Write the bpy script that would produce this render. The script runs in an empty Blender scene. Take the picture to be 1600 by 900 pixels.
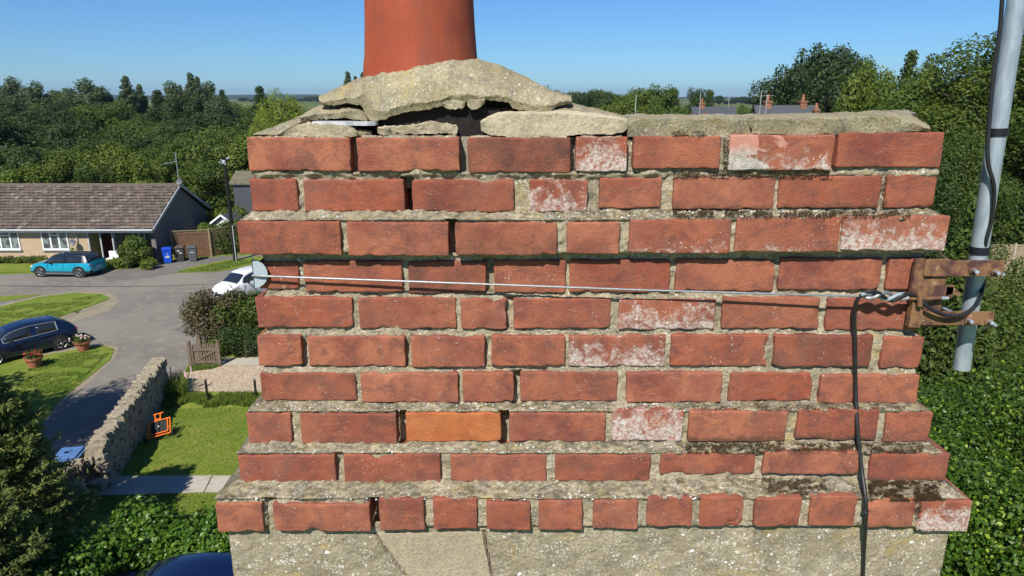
import bpy, math, random
import numpy as np
from mathutils import Vector, Matrix, noise
R=math.radians; random.seed(7); rng=np.random.default_rng(7)
S=bpy.context.scene
# ------------------------------------------------------------------ camera, world, sun
H=10.0; TH=R(15.5); F=1081.0
cd=bpy.data.cameras.new('camera'); cam=bpy.data.objects.new('camera',cd); S.collection.objects.link(cam)
cam.location=(0,0,H); cam.rotation_euler=(R(90)-TH,0,0)
cd.sensor_width=36; cd.lens=36*F/1600; cd.clip_start=.05; cd.clip_end=20000
S.camera=cam
SUN_AZ=R(19); SUN_EL=R(46)
w=bpy.data.worlds.new('World'); S.world=w; w.use_nodes=True
wn=w.node_tree; wn.nodes.clear()
sky=wn.nodes.new('ShaderNodeTexSky'); sky.sky_type='NISHITA'; sky.sun_disc=False
sky.sun_elevation=SUN_EL; sky.sun_rotation=R(180)+SUN_AZ
sky.altitude=0; sky.air_density=1.0; sky.dust_density=0.0; sky.ozone_density=5.0
bg=wn.nodes.new('ShaderNodeBackground'); bg.inputs[1].default_value=.075
wo=wn.nodes.new('ShaderNodeOutputWorld'); tint=wn.nodes.new('ShaderNodeMix'); tint.data_type='RGBA'; tint.blend_type='MULTIPLY'; tint.inputs[0].default_value=1; tint.inputs[7].default_value=(.49,.78,1.12,1); wn.links.new(sky.outputs[0],tint.inputs[6]); wn.links.new(tint.outputs[2],bg.inputs[0]); wn.links.new(bg.outputs[0],wo.inputs[0])
sl=bpy.data.lights.new('sun','SUN'); sl.energy=5.0; sl.angle=R(.53); sl.color=(1,.95,.87)
so=bpy.data.objects.new('sun',sl); S.collection.objects.link(so)
LD=Vector((math.sin(SUN_AZ)*math.cos(SUN_EL),math.cos(SUN_AZ)*math.cos(SUN_EL),-math.sin(SUN_EL)))
so.rotation_euler=LD.to_track_quat('-Z','Y').to_euler(); so.location=(-20,-30,40)
S.view_settings.view_transform='Standard'; S.view_settings.look='None'; S.view_settings.exposure=.40; S.view_settings.gamma=1
S.render.resolution_x=1024; S.render.resolution_y=576

# ------------------------------------------------------------------ helpers
def P(px,py,y=None,z=None):
    """photo pixel -> world point on plane y=const or height z=const"""
    a=(px-800)/F; b=(450-py)/F
    r=(a, math.cos(TH)+b*math.sin(TH), -math.sin(TH)+b*math.cos(TH))
    t=(y/r[1]) if y is not None else ((z-H)/r[2])
    return Vector((t*r[0],t*r[1],t*r[2]+H))
def G(px,py): 
    p=P(px,py,z=0); return (p.x,p.y)
def link(o,parent=None):
    S.collection.objects.link(o)
    if parent is not None: o.parent=parent
    return o
def tag(o,label=None,cat=None,group=None,kind=None):
    if label: o['label']=label
    if cat: o['category']=cat
    if group: o['group']=group
    if kind: o['kind']=kind
    return o
def thing(name,label,cat,loc=(0,0,0),rz=0,group=None):
    o=bpy.data.objects.new(name,None); o.empty_display_size=.1; o.location=loc; o.rotation_euler=(0,0,rz); link(o)
    return tag(o,label,cat,group)
def np_obj(name,V,faces,mat,parent=None,smooth=False):
    me=bpy.data.meshes.new(name); V=np.asarray(V,dtype=np.float32); Fc=np.asarray(faces,dtype=np.int32)
    k=Fc.shape[1]
    me.vertices.add(len(V)); me.vertices.foreach_set('co',V.ravel())
    me.loops.add(Fc.size); me.loops.foreach_set('vertex_index',Fc.ravel())
    me.polygons.add(len(Fc)); me.polygons.foreach_set('loop_start',np.arange(0,Fc.size,k,dtype=np.int32))
    me.polygons.foreach_set('loop_total',np.full(len(Fc),k,dtype=np.int32))
    me.polygons.foreach_set('use_smooth',np.full(len(Fc),smooth))
    me.update(calc_edges=True); me.validate(); me.materials.append(mat)
    return link(bpy.data.objects.new(name,me),parent)
class MB:
    def __init__(s): s.v=[]; s.f=[]
    def add(s,v,f):
        n=len(s.v); s.v+= [tuple(p) for p in v]; s.f+=[tuple(i+n for i in q) for q in f]; return s
    def box(s,x0,x1,y0,y1,z0,z1,M=None):
        v=[Vector((x,y,z)) for z in (z0,z1) for y in (y0,y1) for x in (x0,x1)]
        if M: v=[M@p for p in v]
        return s.add(v,[(0,2,3,1),(4,5,7,6),(0,1,5,4),(2,6,7,3),(0,4,6,2),(1,3,7,5)])
    def bar(s,a,b,wd,ht=None):
        a=Vector(a);b=Vector(b);d=b-a;L=d.length;ht=ht or wd
        M=Matrix.Translation(a)@d.to_track_quat('Y','Z').to_matrix().to_4x4()
        return s.box(-wd/2,wd/2,0,L,-ht/2,ht/2,M)
    def tube(s,pts,r,n=8,cap=True):
        pts=[Vector(p) for p in pts]; rr=r if isinstance(r,(list,tuple)) else [r]*len(pts)
        base=len(s.v); up=None; ring=[]
        for i,p in enumerate(pts):
            d=(pts[min(i+1,len(pts)-1)]-pts[max(i-1,0)]).normalized()
            if up is None: up=d.orthogonal().normalized()
            up=(up-d*up.dot(d)).normalized(); sd=d.cross(up)
            for k in range(n):
                a=2*math.pi*k/n; s.v.append(tuple(p+rr[i]*(up*math.cos(a)+sd*math.sin(a))))
        for i in range(len(pts)-1):
            for k in range(n):
                a=base+i*n+k;b=base+i*n+(k+1)%n
                s.f.append((a,b,b+n,a+n))
        if cap:
            s.f.append(tuple(base+k for k in range(n))[::-1]); s.f.append(tuple(base+(len(pts)-1)*n+k for k in range(n)))
        return s
    def lathe(s,prof,n=24,M=None,cap=True):
        base=len(s.v)
        for r,z in prof:
            for k in range(n):
                a=2*math.pi*k/n; p=Vector((r*math.cos(a),r*math.sin(a),z)); s.v.append(tuple(M@p if M else p))
        for i in range(len(prof)-1):
            for k in range(n):
                a=base+i*n+k;b=base+i*n+(k+1)%n; s.f.append((a,b,b+n,a+n))
        if cap:
            s.f.append(tuple(base+k for k in range(n))[::-1]); s.f.append(tuple(base+(len(prof)-1)*n+k for k in range(n)))
        return s
    def prism(s,poly,z0,z1,M=None):
        n=len(poly); v=[Vector((x,y,z0)) for x,y in poly]+[Vector((x,y,z1)) for x,y in poly]
        if M: v=[M@p for p in v]
        return s.add(v,[tuple(range(n))[::-1],tuple(range(n,2*n))]+[(i,(i+1)%n,(i+1)%n+n,i+n) for i in range(n)])
    def build(s,name,mat,parent=None,smooth=False,bevel=0):
        me=bpy.data.meshes.new(name); me.from_pydata(s.v,[],s.f); me.materials.append(mat)
        if smooth:
            me.polygons.foreach_set('use_smooth',[True]*len(me.polygons)); me.set_sharp_from_angle(angle=R(38))
        me.update(); o=link(bpy.data.objects.new(name,me),parent)
        if bevel:
            m=o.modifiers.new('bevel','BEVEL'); m.width=bevel; m.segments=2; m.limit_method='ANGLE'
        return o
def copy_tree(o,parent=None):
    c=o.copy(); link(c)
    if parent is not None: c.parent=parent
    for ch in list(o.children): copy_tree(ch,c)
    return c

# ------------------------------------------------------------------ materials
class NT:
    def __init__(s,name,rough=.8,spec=.3):
        s.m=bpy.data.materials.new(name); s.m.use_nodes=True; s.t=s.m.node_tree; s.b=s.t.nodes['Principled BSDF']
        s.b.inputs['Roughness'].default_value=rough; s.b.inputs['Specular IOR Level'].default_value=spec
        s.co=None
    def n(s,ty,**k):
        x=s.t.nodes.new(ty)
        for a,v in k.items():
            if isinstance(a,str) and a.startswith('_'): setattr(x,a[1:],v)
        return x
    def L(s,a,b): s.t.links.new(a,b)
    def put(s,sock,v):
        if isinstance(v,bpy.types.NodeSocket): s.L(v,sock)
        elif isinstance(v,(tuple,list)) and len(v)==3 and sock.type=='RGBA': sock.default_value=(*v,1)
        else: sock.default_value=v
    def coord(s,rand=True,kind='Object'):
        tc=s.n('ShaderNodeTexCoord'); o=tc.outputs[kind]
        if rand:
            oi=s.n('ShaderNodeObjectInfo'); v=s.n('ShaderNodeVectorMath',_operation='ADD'); m=s.n('ShaderNodeMath',_operation='MULTIPLY')
            s.L(oi.outputs['Random'],m.inputs[0]); m.inputs[1].default_value=37; s.L(o,v.inputs[0]); s.L(m.outputs[0],v.inputs[1]); o=v.outputs[0]
        s.co=o; return o
    def noise(s,sc,det=4,rough=.6,co=None,dist=0):
        x=s.n('ShaderNodeTexNoise'); x.inputs['Scale'].default_value=sc; x.inputs['Detail'].default_value=det; x.inputs['Roughness'].default_value=rough; x.inputs['Distortion'].default_value=dist
        s.L(co or s.co,x.inputs['Vector']); return x.outputs['Fac']
    def voro(s,sc,co=None,feat='F1',out='Distance',rnd=1):
        x=s.n('ShaderNodeTexVoronoi',_feature=feat); x.inputs['Scale'].default_value=sc; x.inputs['Randomness'].default_value=rnd; s.L(co or s.co,x.inputs['Vector']); return x.outputs[out]
    def scale(s,v,co=None):
        x=s.n('ShaderNodeMapping'); s.L(co or s.co,x.inputs[0]); x.inputs['Scale'].default_value=v; return x.outputs[0]
    def ramp(s,f,a,b,lo=0,hi=1):
        x=s.n('ShaderNodeMapRange'); s.put(x.inputs[0],f); x.inputs[1].default_value=a; x.inputs[2].default_value=b; s.put(x.inputs[3],lo); s.put(x.inputs[4],hi); return x.outputs[0]
    def math(s,op,a,b=0):
        x=s.n('ShaderNodeMath',_operation=op); s.put(x.inputs[0],a); s.put(x.inputs[1],b); return x.outputs[0]
    def mix(s,f,a,b,mode='MIX'):
        x=s.n('ShaderNodeMix',_data_type='RGBA',_blend_type=mode); s.put(x.inputs[0],f); s.put(x.inputs[6],a); s.put(x.inputs[7],b); return x.outputs[2]
    def attr(s,name):
        x=s.n('ShaderNodeAttribute',_attribute_type='OBJECT',_attribute_name=name); return x
    def bump(s,h,st=.3,d=.002):
        x=s.n('ShaderNodeBump'); s.L(h,x.inputs['Height']); x.inputs['Strength'].default_value=st; x.inputs['Distance'].default_value=d; s.L(x.outputs[0],s.b.inputs['Normal']); return x
    def col(s,c): s.put(s.b.inputs['Base Color'],c); return s
def plain(name,c,rough=.6,metal=0,spec=.4,var=.12,sc=6,bump=0):
    t=NT(name,rough,spec); t.coord()
    n=t.noise(sc,5); d=tuple(x*(1-var*2.2) for x in c)
    t.col(t.mix(t.ramp(n,.3,.7),d,c)); t.b.inputs['Metallic'].default_value=metal
    if bump: t.bump(n,.5,bump)
    return t.m
M={}
# brick: clay red, per-object tint, soot, white bloom, spall
t=NT('brick_clay',.88,.25); co=t.coord()
oi=t.n('ShaderNodeObjectInfo'); rnd=oi.outputs['Random']
tc=t.n('ShaderNodeTexCoord'); sep=t.n('ShaderNodeSeparateXYZ'); t.L(tc.outputs['Object'],sep.inputs[0])
base=t.mix(t.ramp(rnd,.1,.9),(.315,.086,.046),(.415,.150,.082))
base=t.mix(t.ramp(t.noise(9,3,.6),.42,.68),base,(.22,.060,.042))
base=t.mix(t.ramp(t.noise(22,5,.7,dist=.6),.46,.66,0,.85),base,(.14,.058,.050))
base=t.mix(t.ramp(t.noise(14,6,.7,t.scale((1,1,3)),dist=1.5),.56,.72,0,.55),base,(.56,.20,.10))
base=t.mix(t.attr('orange').outputs['Fac'],base,t.mix(t.ramp(t.noise(20,5),.35,.7),(.50,.165,.045),(.38,.105,.032)))
dk=t.attr('soot').outputs['Fac']
base=t.mix(t.math('MULTIPLY',dk,t.ramp(t.noise(11,4,.65),.35,.6)),base,(.085,.04,.032))
base=t.mix(t.ramp(t.noise(6,5,.7),.40,.66,.02,.28),base,(.48,.205,.12))
# fine pitting
base=t.mix(t.ramp(t.noise(420,2,.5),.60,.72,0,.5),base,(.13,.05,.035))
base=t.mix(t.ramp(t.noise(300,2,.5),.66,.74,0,.5),base,(.60,.33,.22))
# darker rim towards brick edges (kiln marks, weathering)
bl=t.attr('bloom').outputs['Fac']
low=t.ramp(sep.outputs['Z'],.04,-.045,0,.24)
bn=t.math('ADD',t.noise(30,8,.75,dist=.5),low)
thr=t.math('SUBTRACT',1.02,t.math('MULTIPLY',bl,.58))
m1=t.math('MULTIPLY',t.ramp(t.math('SUBTRACT',bn,thr),-.04,.10),t.ramp(t.noise(95,5,.8),.36,.52))
base=t.mix(t.math('MULTIPLY',m1,.85),base,t.mix(t.ramp(t.noise(140,3),.4,.62),(.72,.66,.60),(.42,.34,.29)))
v=t.voro(150); vs=t.ramp(v,.15,.25,1,0); sc2=t.math('MULTIPLY',vs,t.ramp(t.noise(28,3),.56,.64))
base=t.mix(t.math('MULTIPLY',sc2,t.ramp(bl,0,.5,.12,1)),base,(.75,.72,.66))
pk=t.attr('spall').outputs['Fac']; pn=t.noise(13,4,.6,dist=1)
pm=t.math('MULTIPLY',t.math('MULTIPLY',pk,.92),t.ramp(t.math('ADD',t.math('ADD',pn,t.math('MULTIPLY',t.noise(60,4,.8),.25)),t.ramp(sep.outputs['X'],-.1,.08,.12,-.30)),.56,.60))
base=t.mix(pm,base,t.mix(t.ramp(t.math('ADD',sep.outputs['Z'],t.math('MULTIPLY',t.noise(25,4),.06)),.02,.05),t.mix(t.ramp(t.noise(70,5,.8),.4,.6),(.36,.33,.28),(.62,.58,.52)),(.55,.26,.19)))
mo=t.attr('moss').outputs['Fac']
base=t.mix(t.math('MULTIPLY',mo,t.ramp(t.math('ADD',t.noise(70,6,.8),t.ramp(sep.outputs['Z'],.0,-.037,-.35,.20)),.50,.62)),base,(.085,.055,.03))
t.col(base)
hh=t.math('ADD',t.noise(60,8,.75),t.math('MULTIPLY',t.noise(380,4,.7),.8)); t.bump(hh,.85,.0045)
M['brick']=t.m
# mortar and render: sand-lime with lichen
def mortar(name,base1,base2,white=.5,yellow=.5,dark=.5,ledge=0):
    t=NT(name,.95,.2); t.coord(False)
    b=t.mix(t.ramp(t.noise(9,5,.65),.35,.65),base1,base2)
    b=t.mix(t.ramp(t.noise(150,4,.8),.48,.64,0,.6),b,tuple(x*.42 for x in base1))
    b=t.mix(t.ramp(t.noise(230,3,.8),.54,.68,0,.55),b,tuple(min(.8,x*1.6) for x in base2))
    b=t.mix(t.math('MULTIPLY',t.ramp(t.noise(17,6,.7),.50,.62),dark),b,t.mix(t.ramp(t.noise(90,4),.4,.6),(.16,.14,.095),(.27,.25,.18)))
    b=t.mix(t.math('MULTIPLY',t.ramp(t.noise(7.3,7,.75),.58,.66),yellow),b,(.42,.29,.06))
    v1=t.voro(62); v2=t.voro(170)
    k=t.ramp(t.noise(13,6,.85),.50,.58)
    b=t.mix(t.math('MULTIPLY',t.math('MULTIPLY',t.ramp(v1,.17,.30,1,0),k),white),b,(.74,.72,.66))
    b=t.mix(t.math('MULTIPLY',t.math('MULTIPLY',t.ramp(v2,.25,.38,1,0),t.ramp(t.noise(21,4),.45,.6)),white),b,(.66,.63,.55))
    gn=t.n('ShaderNodeNewGeometry'); sp_=t.n('ShaderNodeSeparateXYZ'); t.L(gn.outputs['True Normal'],sp_.inputs[0]); up=t.ramp(sp_.outputs['Z'],.25,.8,0,ledge)
    wth=t.mix(t.ramp(t.noise(55,6,.8),.42,.64),(.065,.058,.038),t.mix(t.ramp(t.noise(26,5,.7),.42,.62),(.27,.245,.185),(.34,.27,.11)))
    b=t.mix(t.math('MULTIPLY',up,t.ramp(t.noise(19,6,.8),.32,.50)),b,wth)
    t.col(b); t.bump(t.math('ADD',t.noise(110,6,.8),t.math('MULTIPLY',t.ramp(v1,0,.4,1,0),.3)),.8,.0045)
    return t.m
M['mortar']=mortar('lime_mortar',(.28,.235,.155),(.44,.37,.255),.75,.45,.8,.9)
M['render']=mortar('lichened_render',(.225,.19,.125),(.38,.325,.225),.85,.5,.7)
M['cement']=mortar('flaunching_cement',(.25,.215,.125),(.37,.32,.20),.45,.5,.8)
M['cement_clean']=mortar('fresh_cement',(.50,.42,.29),(.57,.49,.345),.15,.2,.2)
M['patch']=mortar('patched_render',(.36,.30,.205),(.42,.35,.245),.06,.1,.25)
M['cement_dark']=mortar('dark_cement',(.24,.22,.17),(.34,.31,.24),.3,.15,.8)
M['moss']=plain('brown_moss',(.125,.078,.034),.95,var=.35,sc=60)
t=NT('terracotta_pot',.75,.3); t.coord(False)
t.col(t.mix(t.math('MULTIPLY',t.ramp(t.noise(10,6,.75,t.scale((1,1,.25))),.48,.66),.7),t.mix(t.ramp(t.noise(6,5),.35,.7),(.27,.052,.022),t.mix(t.ramp(t.noise(240,2),.62,.7),(.38,.085,.036),(.18,.055,.035))),(.19,.055,.035))); t.bump(t.noise(150,4),.25,.002)
M['pot']=t.m
# galvanised steel
t=NT('galvanised_steel',.42,.5); t.coord(); t.b.inputs['Metallic'].default_value=.35
g=t.mix(t.ramp(t.noise(55,4,.6,t.scale((1,1,.3))),.35,.65),(.27,.33,.38),(.42,.48,.52)); g=t.mix(t.ramp(t.noise(30,6,.8,t.scale((3,3,.25))),.55,.75,0,.5),g,(.24,.25,.25))
t.col(g); t.bump(t.noise(120,4),.12,.001); M['galv']=t.m
t=NT('rusty_iron',.85,.3); t.coord(); t.b.inputs['Metallic'].default_value=.15
g=t.mix(t.ramp(t.noise(28,5,.7),.40,.58),(.085,.040,.035),(.24,.13,.06)); g=t.mix(t.ramp(t.noise(45,6,.7),.60,.70),g,(.40,.34,.25)); g=t.mix(t.ramp(t.noise(22,4,.7),.60,.68),g,(.20,.07,.06))
t.col(g); t.bump(t.noise(140,5,.7),.6,.002); M['rust']=t.m
M['wire']=plain('steel_wire',(.36,.37,.38),.45,.6,var=.15,sc=90)
M['black']=plain('black_plastic',(.022,.023,.025),.45,var=.2,sc=30)
M['tape']=plain('black_tape',(.012,.013,.018),.5)
M['disc']=plain('blue_grey_paint',(.36,.42,.46),.5,var=.04,sc=20)
M['slate']=plain('slate_white',(.52,.54,.54),.5,sc=40)
M['soot_and_shade']=plain('soot_and_shade_black',(.014,.011,.010),.9,sc=60,var=.3,bump=.004)
# foliage
def leaf(name,c1,c2,c3,tr=.35,rough=.55,csc=.9):
    t=NT(name,rough,.35); g=t.n('ShaderNodeNewGeometry'); ri=g.outputs['Random Per Island']; oi=t.n('ShaderNodeObjectInfo')
    t.coord(False); cl=t.ramp(t.noise(csc,3,.6),.35,.65)
    b=t.mix(ri,c1,c2); b=t.mix(t.ramp(ri,.86,.92),b,c3); b=t.mix(t.math('MULTIPLY',cl,.45),b,c2)
    b=t.mix(t.math('MULTIPLY',oi.outputs['Random'],.45),b,tuple(x*.55 for x in c1))
    t.col(b); tr_=t.n('ShaderNodeBsdfTranslucent'); t.L(t.mix(.5,b,(.16,.22,.02)),tr_.inputs[0]); mx=t.n('ShaderNodeMixShader'); mx.inputs[0].default_value=tr
    out=t.t.nodes['Material Output']; t.L(t.b.outputs[0],mx.inputs[1]); t.L(tr_.outputs[0],mx.inputs[2]); t.L(mx.outputs[0],out.inputs[0])
    return t.m
M['leaf_mid']=leaf('leaves_mid_green',(.060,.100,.014),(.105,.155,.022),(.17,.21,.035))
M['leaf_dark']=leaf('leaves_dark_green',(.028,.056,.013),(.052,.088,.018),(.09,.125,.025),.25)
M['leaf_light']=leaf('leaves_light_green',(.10,.155,.018),(.165,.22,.028),(.25,.28,.04))
M['leaf_yellow']=leaf('leaves_willow',(.20,.28,.025),(.28,.35,.04),(.34,.38,.06))
M['leaf_grey']=leaf('leaves_poplar',(.065,.10,.040),(.11,.155,.065),(.16,.20,.10))
M['leaf_purple']=leaf('leaves_smoke_bush',(.095,.055,.035),(.10,.11,.030),(.17,.11,.06),.2)
M['leaf_hedge']=leaf('leaves_privet',(.022,.058,.008),(.085,.165,.014),(.30,.40,.03),.3,.4)
M['leaf_laurel']=leaf('leaves_climber',(.055,.135,.012),(.12,.235,.020),(.23,.35,.04),.3,.38)
M['needle']=leaf('conifer_sprays',(.10,.15,.040),(.24,.28,.06),(.40,.38,.10),.35,.55,3.2)
M['grassblade']=leaf('grass_blades',(.12,.20,.025),(.20,.27,.04),(.30,.32,.08),.3)
M['bark']=plain('bark',(.10,.075,.05),.95,var=.3,sc=20,bump=.02)
# ground sheets
def ground(name,c1,c2,c3,s1,s2,bs=.02,fine=60):
    t=NT(name,.95,.15); t.coord(False)
    b=t.mix(t.ramp(t.noise(s1,4,.6),.38,.62),c1,c2); b=t.mix(t.ramp(t.noise(s2,6,.75),.5,.66),b,c3)
    b=t.mix(t.ramp(t.noise(fine,3,.7),.4,.7,0,.45),b,tuple(x*.5 for x in c1)); t.col(b); t.bump(t.noise(fine,4,.8),.6,bs); return t.m
M['grass']=ground('grass_turf',(.13,.20,.022),(.19,.235,.035),(.25,.24,.06),.35,1.7,.05,40)
M['lawn']=ground('mown_lawn',(.145,.215,.022),(.20,.245,.035),(.28,.26,.075),.9,3.1,.03,35)
M['field']=ground('field_grass',(.08,.12,.03),(.17,.18,.06),(.06,.09,.02),.004,.012,.5,.05)
M['asphalt']=ground('aged_asphalt',(.175,.162,.138),(.235,.215,.178),(.29,.255,.20),.22,1.9,.004,110)
M['tarmac']=ground('dark_tarmac',(.145,.138,.125),(.175,.165,.145),(.21,.19,.16),.4,2,.004,140)
M['rubbertar']=plain('tar_seam',(.06,.058,.055),.9)
M['dirt']=ground('sandy_edge',(.27,.23,.16),(.32,.27,.19),(.20,.18,.11),1.5,5,.01,60)
M['conc']=ground('concrete_path',(.40,.36,.29),(.46,.42,.34),(.34,.31,.25),1,6,.004,90)
t=NT('pink_gravel',.95,.2); t.coord(False); vc=t.n('ShaderNodeTexVoronoi'); vc.inputs['Scale'].default_value=22; t.L(t.co,vc.inputs[0]); sp=t.n('ShaderNodeSeparateColor'); t.L(vc.outputs['Color'],sp.inputs[0])
t.col(t.mix(sp.outputs[0],(.27,.19,.115),t.mix(sp.outputs[1],(.47,.37,.245),(.56,.49,.38)))); t.bump(vc.outputs['Distance'],-.9,.03); M['gravel']=t.m
# buildings
t=NT('buff_brickwork',.9,.2); t.coord(False,'Object'); bk=t.n('ShaderNodeTexBrick'); mp=t.n('ShaderNodeMapping'); mp.inputs['Rotation'].default_value=(R(90),0,0); t.L(t.co,mp.inputs[0]); t.L(mp.outputs[0],bk.inputs[0])
bk.inputs['Color1'].default_value=(.46,.33,.21,1); bk.inputs['Color2'].default_value=(.38,.26,.165,1); bk.inputs['Mortar'].default_value=(.40,.34,.27,1); bk.inputs['Scale'].default_value=1; bk.inputs['Brick Width'].default_value=.225; bk.inputs['Row Height'].default_value=.075; bk.inputs['Mortar Size'].default_value=.009
t.col(t.mix(t.ramp(t.noise(1.3,6,.7),.4,.65,0,.5),bk.outputs['Color'],(.46,.33,.21))); M['buff']=t.m
M['shaded_brick']=plain('shaded_brickwork',(.22,.19,.17),.95,var=.25,sc=9)  # shade put into the brick colour for the gable, porch and back walls
M['redbrick']=plain('red_brown_brickwork',(.32,.15,.085),.95,var=.25,sc=4)
t=NT('concrete_tiles',.95,.15); t.coord(False); g=t.n('ShaderNodeNewGeometry'); ri=g.outputs['Random Per Island']
b=t.mix(ri,(.088,.070,.058),(.160,.125,.102)); b=t.mix(t.ramp(ri,.90,.97),b,(.20,.175,.14)); b=t.mix(t.ramp(t.noise(.9,6,.75),.5,.66,0,.6),b,(.10,.095,.06)); b=t.mix(t.ramp(t.noise(9,4,.7),.62,.70),b,(.33,.31,.26)); t.col(b); t.bump(t.noise(18,4),.5,.02); M['tiles']=t.m
M['slateroof']=plain('blue_slate',(.070,.076,.088),.6,sc=3)
M['mossroof']=plain('mossy_tile',(.17,.155,.10),.95,sc=5,var=.25)
M['white']=plain('white_upvc',(.78,.78,.77),.4,var=.04)
M['fascia']=plain('grey_white_fascia',(.42,.44,.45),.5,var=.08)
M['door']=plain('dark_red_door',(.10,.012,.010),.4)
M['wood']=plain('weathered_timber',(.20,.15,.11),.9,var=.25,sc=12)
M['fence']=plain('larch_fence_boards',(.36,.28,.19),.9,var=.22,sc=7)
M['lattice']=plain('lattice_timber',(.32,.24,.14),.9,var=.2,sc=9)
M['stone']=NT('limestone',.95,.2); t=M['stone']; t.coord()
b=t.mix(t.ramp(t.noise(5,6,.7),.38,.62),(.25,.21,.15),(.42,.37,.27)); b=t.mix(t.ramp(t.noise(14,5,.75),.52,.66),b,(.14,.13,.095)); t.col(b); t.bump(t.noise(16,6,.75),.8,.04); M['stone']=t.m
M['terracotta']=plain('terracotta',(.42,.15,.085),.85,sc=8)
M['orange']=plain('orange_enamel',(.85,.17,.015),.4,var=.08)
M['mesh']=plain('black_fabric',(.02,.022,.022),.85)
M['rubber']=plain('tyre_rubber',(.014,.014,.015),.8)
M['alloy']=plain('alloy_rim',(.42,.42,.42),.35,.7)
M['blue']=plain('blue_bin_plastic',(.012,.085,.60),.4,var=.05)
M['greybin']=plain('grey_bin_plastic',(.10,.11,.115),.5,var=.08)
M['brownbin']=plain('charcoal_bin_plastic',(.045,.045,.045),.5,var=.1)
M['brownlid']=plain('brown_bin_lid',(.12,.085,.06),.6)
M['print']=plain('white_sticker',(.7,.7,.7),.5)
M['petal_red']=plain('red_petals',(.45,.012,.03),.6)
M['petal_pink']=plain('pale_pink_petals',(.75,.50,.52),.6)
def paint(name,c,metal=.3):
    t=NT(name,.28,.5); t.col(c); t.b.inputs['Metallic'].default_value=metal; t.b.inputs['Coat Weight'].default_value=.9; t.b.inputs['Coat Roughness'].default_value=.04; return t.m
M['teal']=paint('turquoise_car_paint',(.006,.34,.46)); M['navy']=paint('navy_car_paint',(.006,.012,.040)); M['wpaint']=paint('white_car_paint',(.72,.72,.72),0); M['bpaint']=paint('gloss_black_paint',(.01,.01,.012)); M['bluepaint']=paint('deep_blue_car_paint',(.004,.009,.050))
t=NT('car_glass',.05,.8); t.col((.015,.02,.024)); t.b.inputs['Coat Weight'].default_value=.6; M['glass']=t.m
t=NT('window_glass',.04,.8); t.coord(False); t.col(t.mix(t.ramp(t.noise(2.5,3),.45,.6),(.05,.06,.065),(.20,.24,.23))); M['pane']=t.m
t=NT('tail_lamp',.2,.6); t.col((.30,.01,.01)); M['tail']=t.m
t=NT('head_lamp',.1,.8); t.col((.55,.58,.6)); M['head']=t.m

# ------------------------------------------------------------------ ground and roads
def sheet(name,poly,mat,z,kind='structure'):
    n=len(poly); mb=MB(); mb.v=[(x,y,z) for x,y in poly]; mb.f=[tuple(range(n))]
    o=mb.build(name,mat); o.data.update()
    if o.data.polygons[0].normal.z<0: o.data.flip_normals()
    o['kind']=kind; return o
mb=MB(); mb.add([(-9000,-300,0),(9000,-300,0),(9000,9000,0),(-9000,9000,0)],[(0,1,2,3)]); g=mb.build('ground',M['grass']); g['kind']='structure'
sheet('far_fields',[(-3000,150),(3000,150),(4000,5000),(-4000,5000)],M['field'],.03)
road=[G(-60,429),G(0,429),G(165,424),G(238,418),G(262,412),G(330,406),G(380,400),(-12,46.5),(-6,48),(6,50),(30,52),(30,46),(6,43.5),(-6,40.0),(-9,36),(-11.3,30),G(338,520),G(320,545),G(300,570),G(292,572),G(282,600),G(255,590),G(205,640),G(160,700),G(120,745),(-14.6,13),(-20,11),(-26,14),(-40,20),(-60,25),(-60,40)]
sheet('road',road,M['asphalt'],.006)
sheet('road_seam',[G(-20,446.2),G(120,447.6),G(250,447),G(378,441.5),G(378,442.1),G(250,447.8),G(120,448.5),G(-20,447.2)],M['rubbertar'],.010)
sheet('road_patch',[G(268,516),G(296,505),G(306,510),G(303,522),G(284,520)],M['tarmac'],.010)
sheet('gravel_wash',[G(176,466),G(188,470),G(170,486),G(140,496),G(100,506),G(92,502),G(130,488),G(158,478)],M['dirt'],.009)
sheet('driveway',[G(150,424),G(240,414),G(262,408),G(330,402),G(378,398),G(372,404),G(300,417),G(272,427),G(240,433),G(170,440)],M['tarmac'],.012)
sheet('front_verge',[G(-90,413),G(60,411),G(165,411),G(240,412),G(238,418),G(165,423),G(60,425),G(-90,429)],M['grass'],.018)
sheet('pavement_verge',[G(272,427),G(292,419),G(330,411),G(372,404),(-13.0,45.2),(-6,46.9),(-6,44.2),(-11,42),G(378,419),G(345,424),G(310,426)],M['grass'],.020)
isl=[G(-120,492),G(0,480),G(60,465),G(115,458),G(160,460),G(173,467),G(150,476),G(90,497),G(0,520),G(-120,560)]
def grow(poly,d):
    cx=sum(p[0] for p in poly)/len(poly);cy=sum(p[1] for p in poly)/len(poly)
    o=[]
    for x,y in poly:
        v=Vector((x-cx,y-cy)); o.append((x+v.normalized().x*d,y+v.normalized().y*d))
    return o
sheet('island_edge',grow(isl,.35),M['dirt'],.011); sheet('green_island',isl,M['grass'],.03)
sheet('green_strip',[G(-100,462),G(0,463),G(65,460.5),G(50,464),G(0,472),G(-100,484)],M['grass'],.02)
ver=[G(-160,590),G(0,565),G(67,556),G(130,545),G(160,540),G(179,546),G(172,563),G(150,581),G(120,605),G(93,627),G(68,660),G(40,720),G(0,790),G(-200,800)]
sheet('verge_edge',grow(ver,.25),M['dirt'],.010); sheet('near_verge',ver,M['grass'],.025)
wa=Vector((*G(256,612),0)); wb=Vector((*G(163,762),0))
sheet('front_lawn',[(wa.x,wa.y),(wa.x+.1,G(280,612)[1]),(-9.4,22.6),(4,22.6),(8,20),(8,5),(-7,5),(-10.2,9),(wb.x,wb.y)],M['lawn'],.014)
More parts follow.
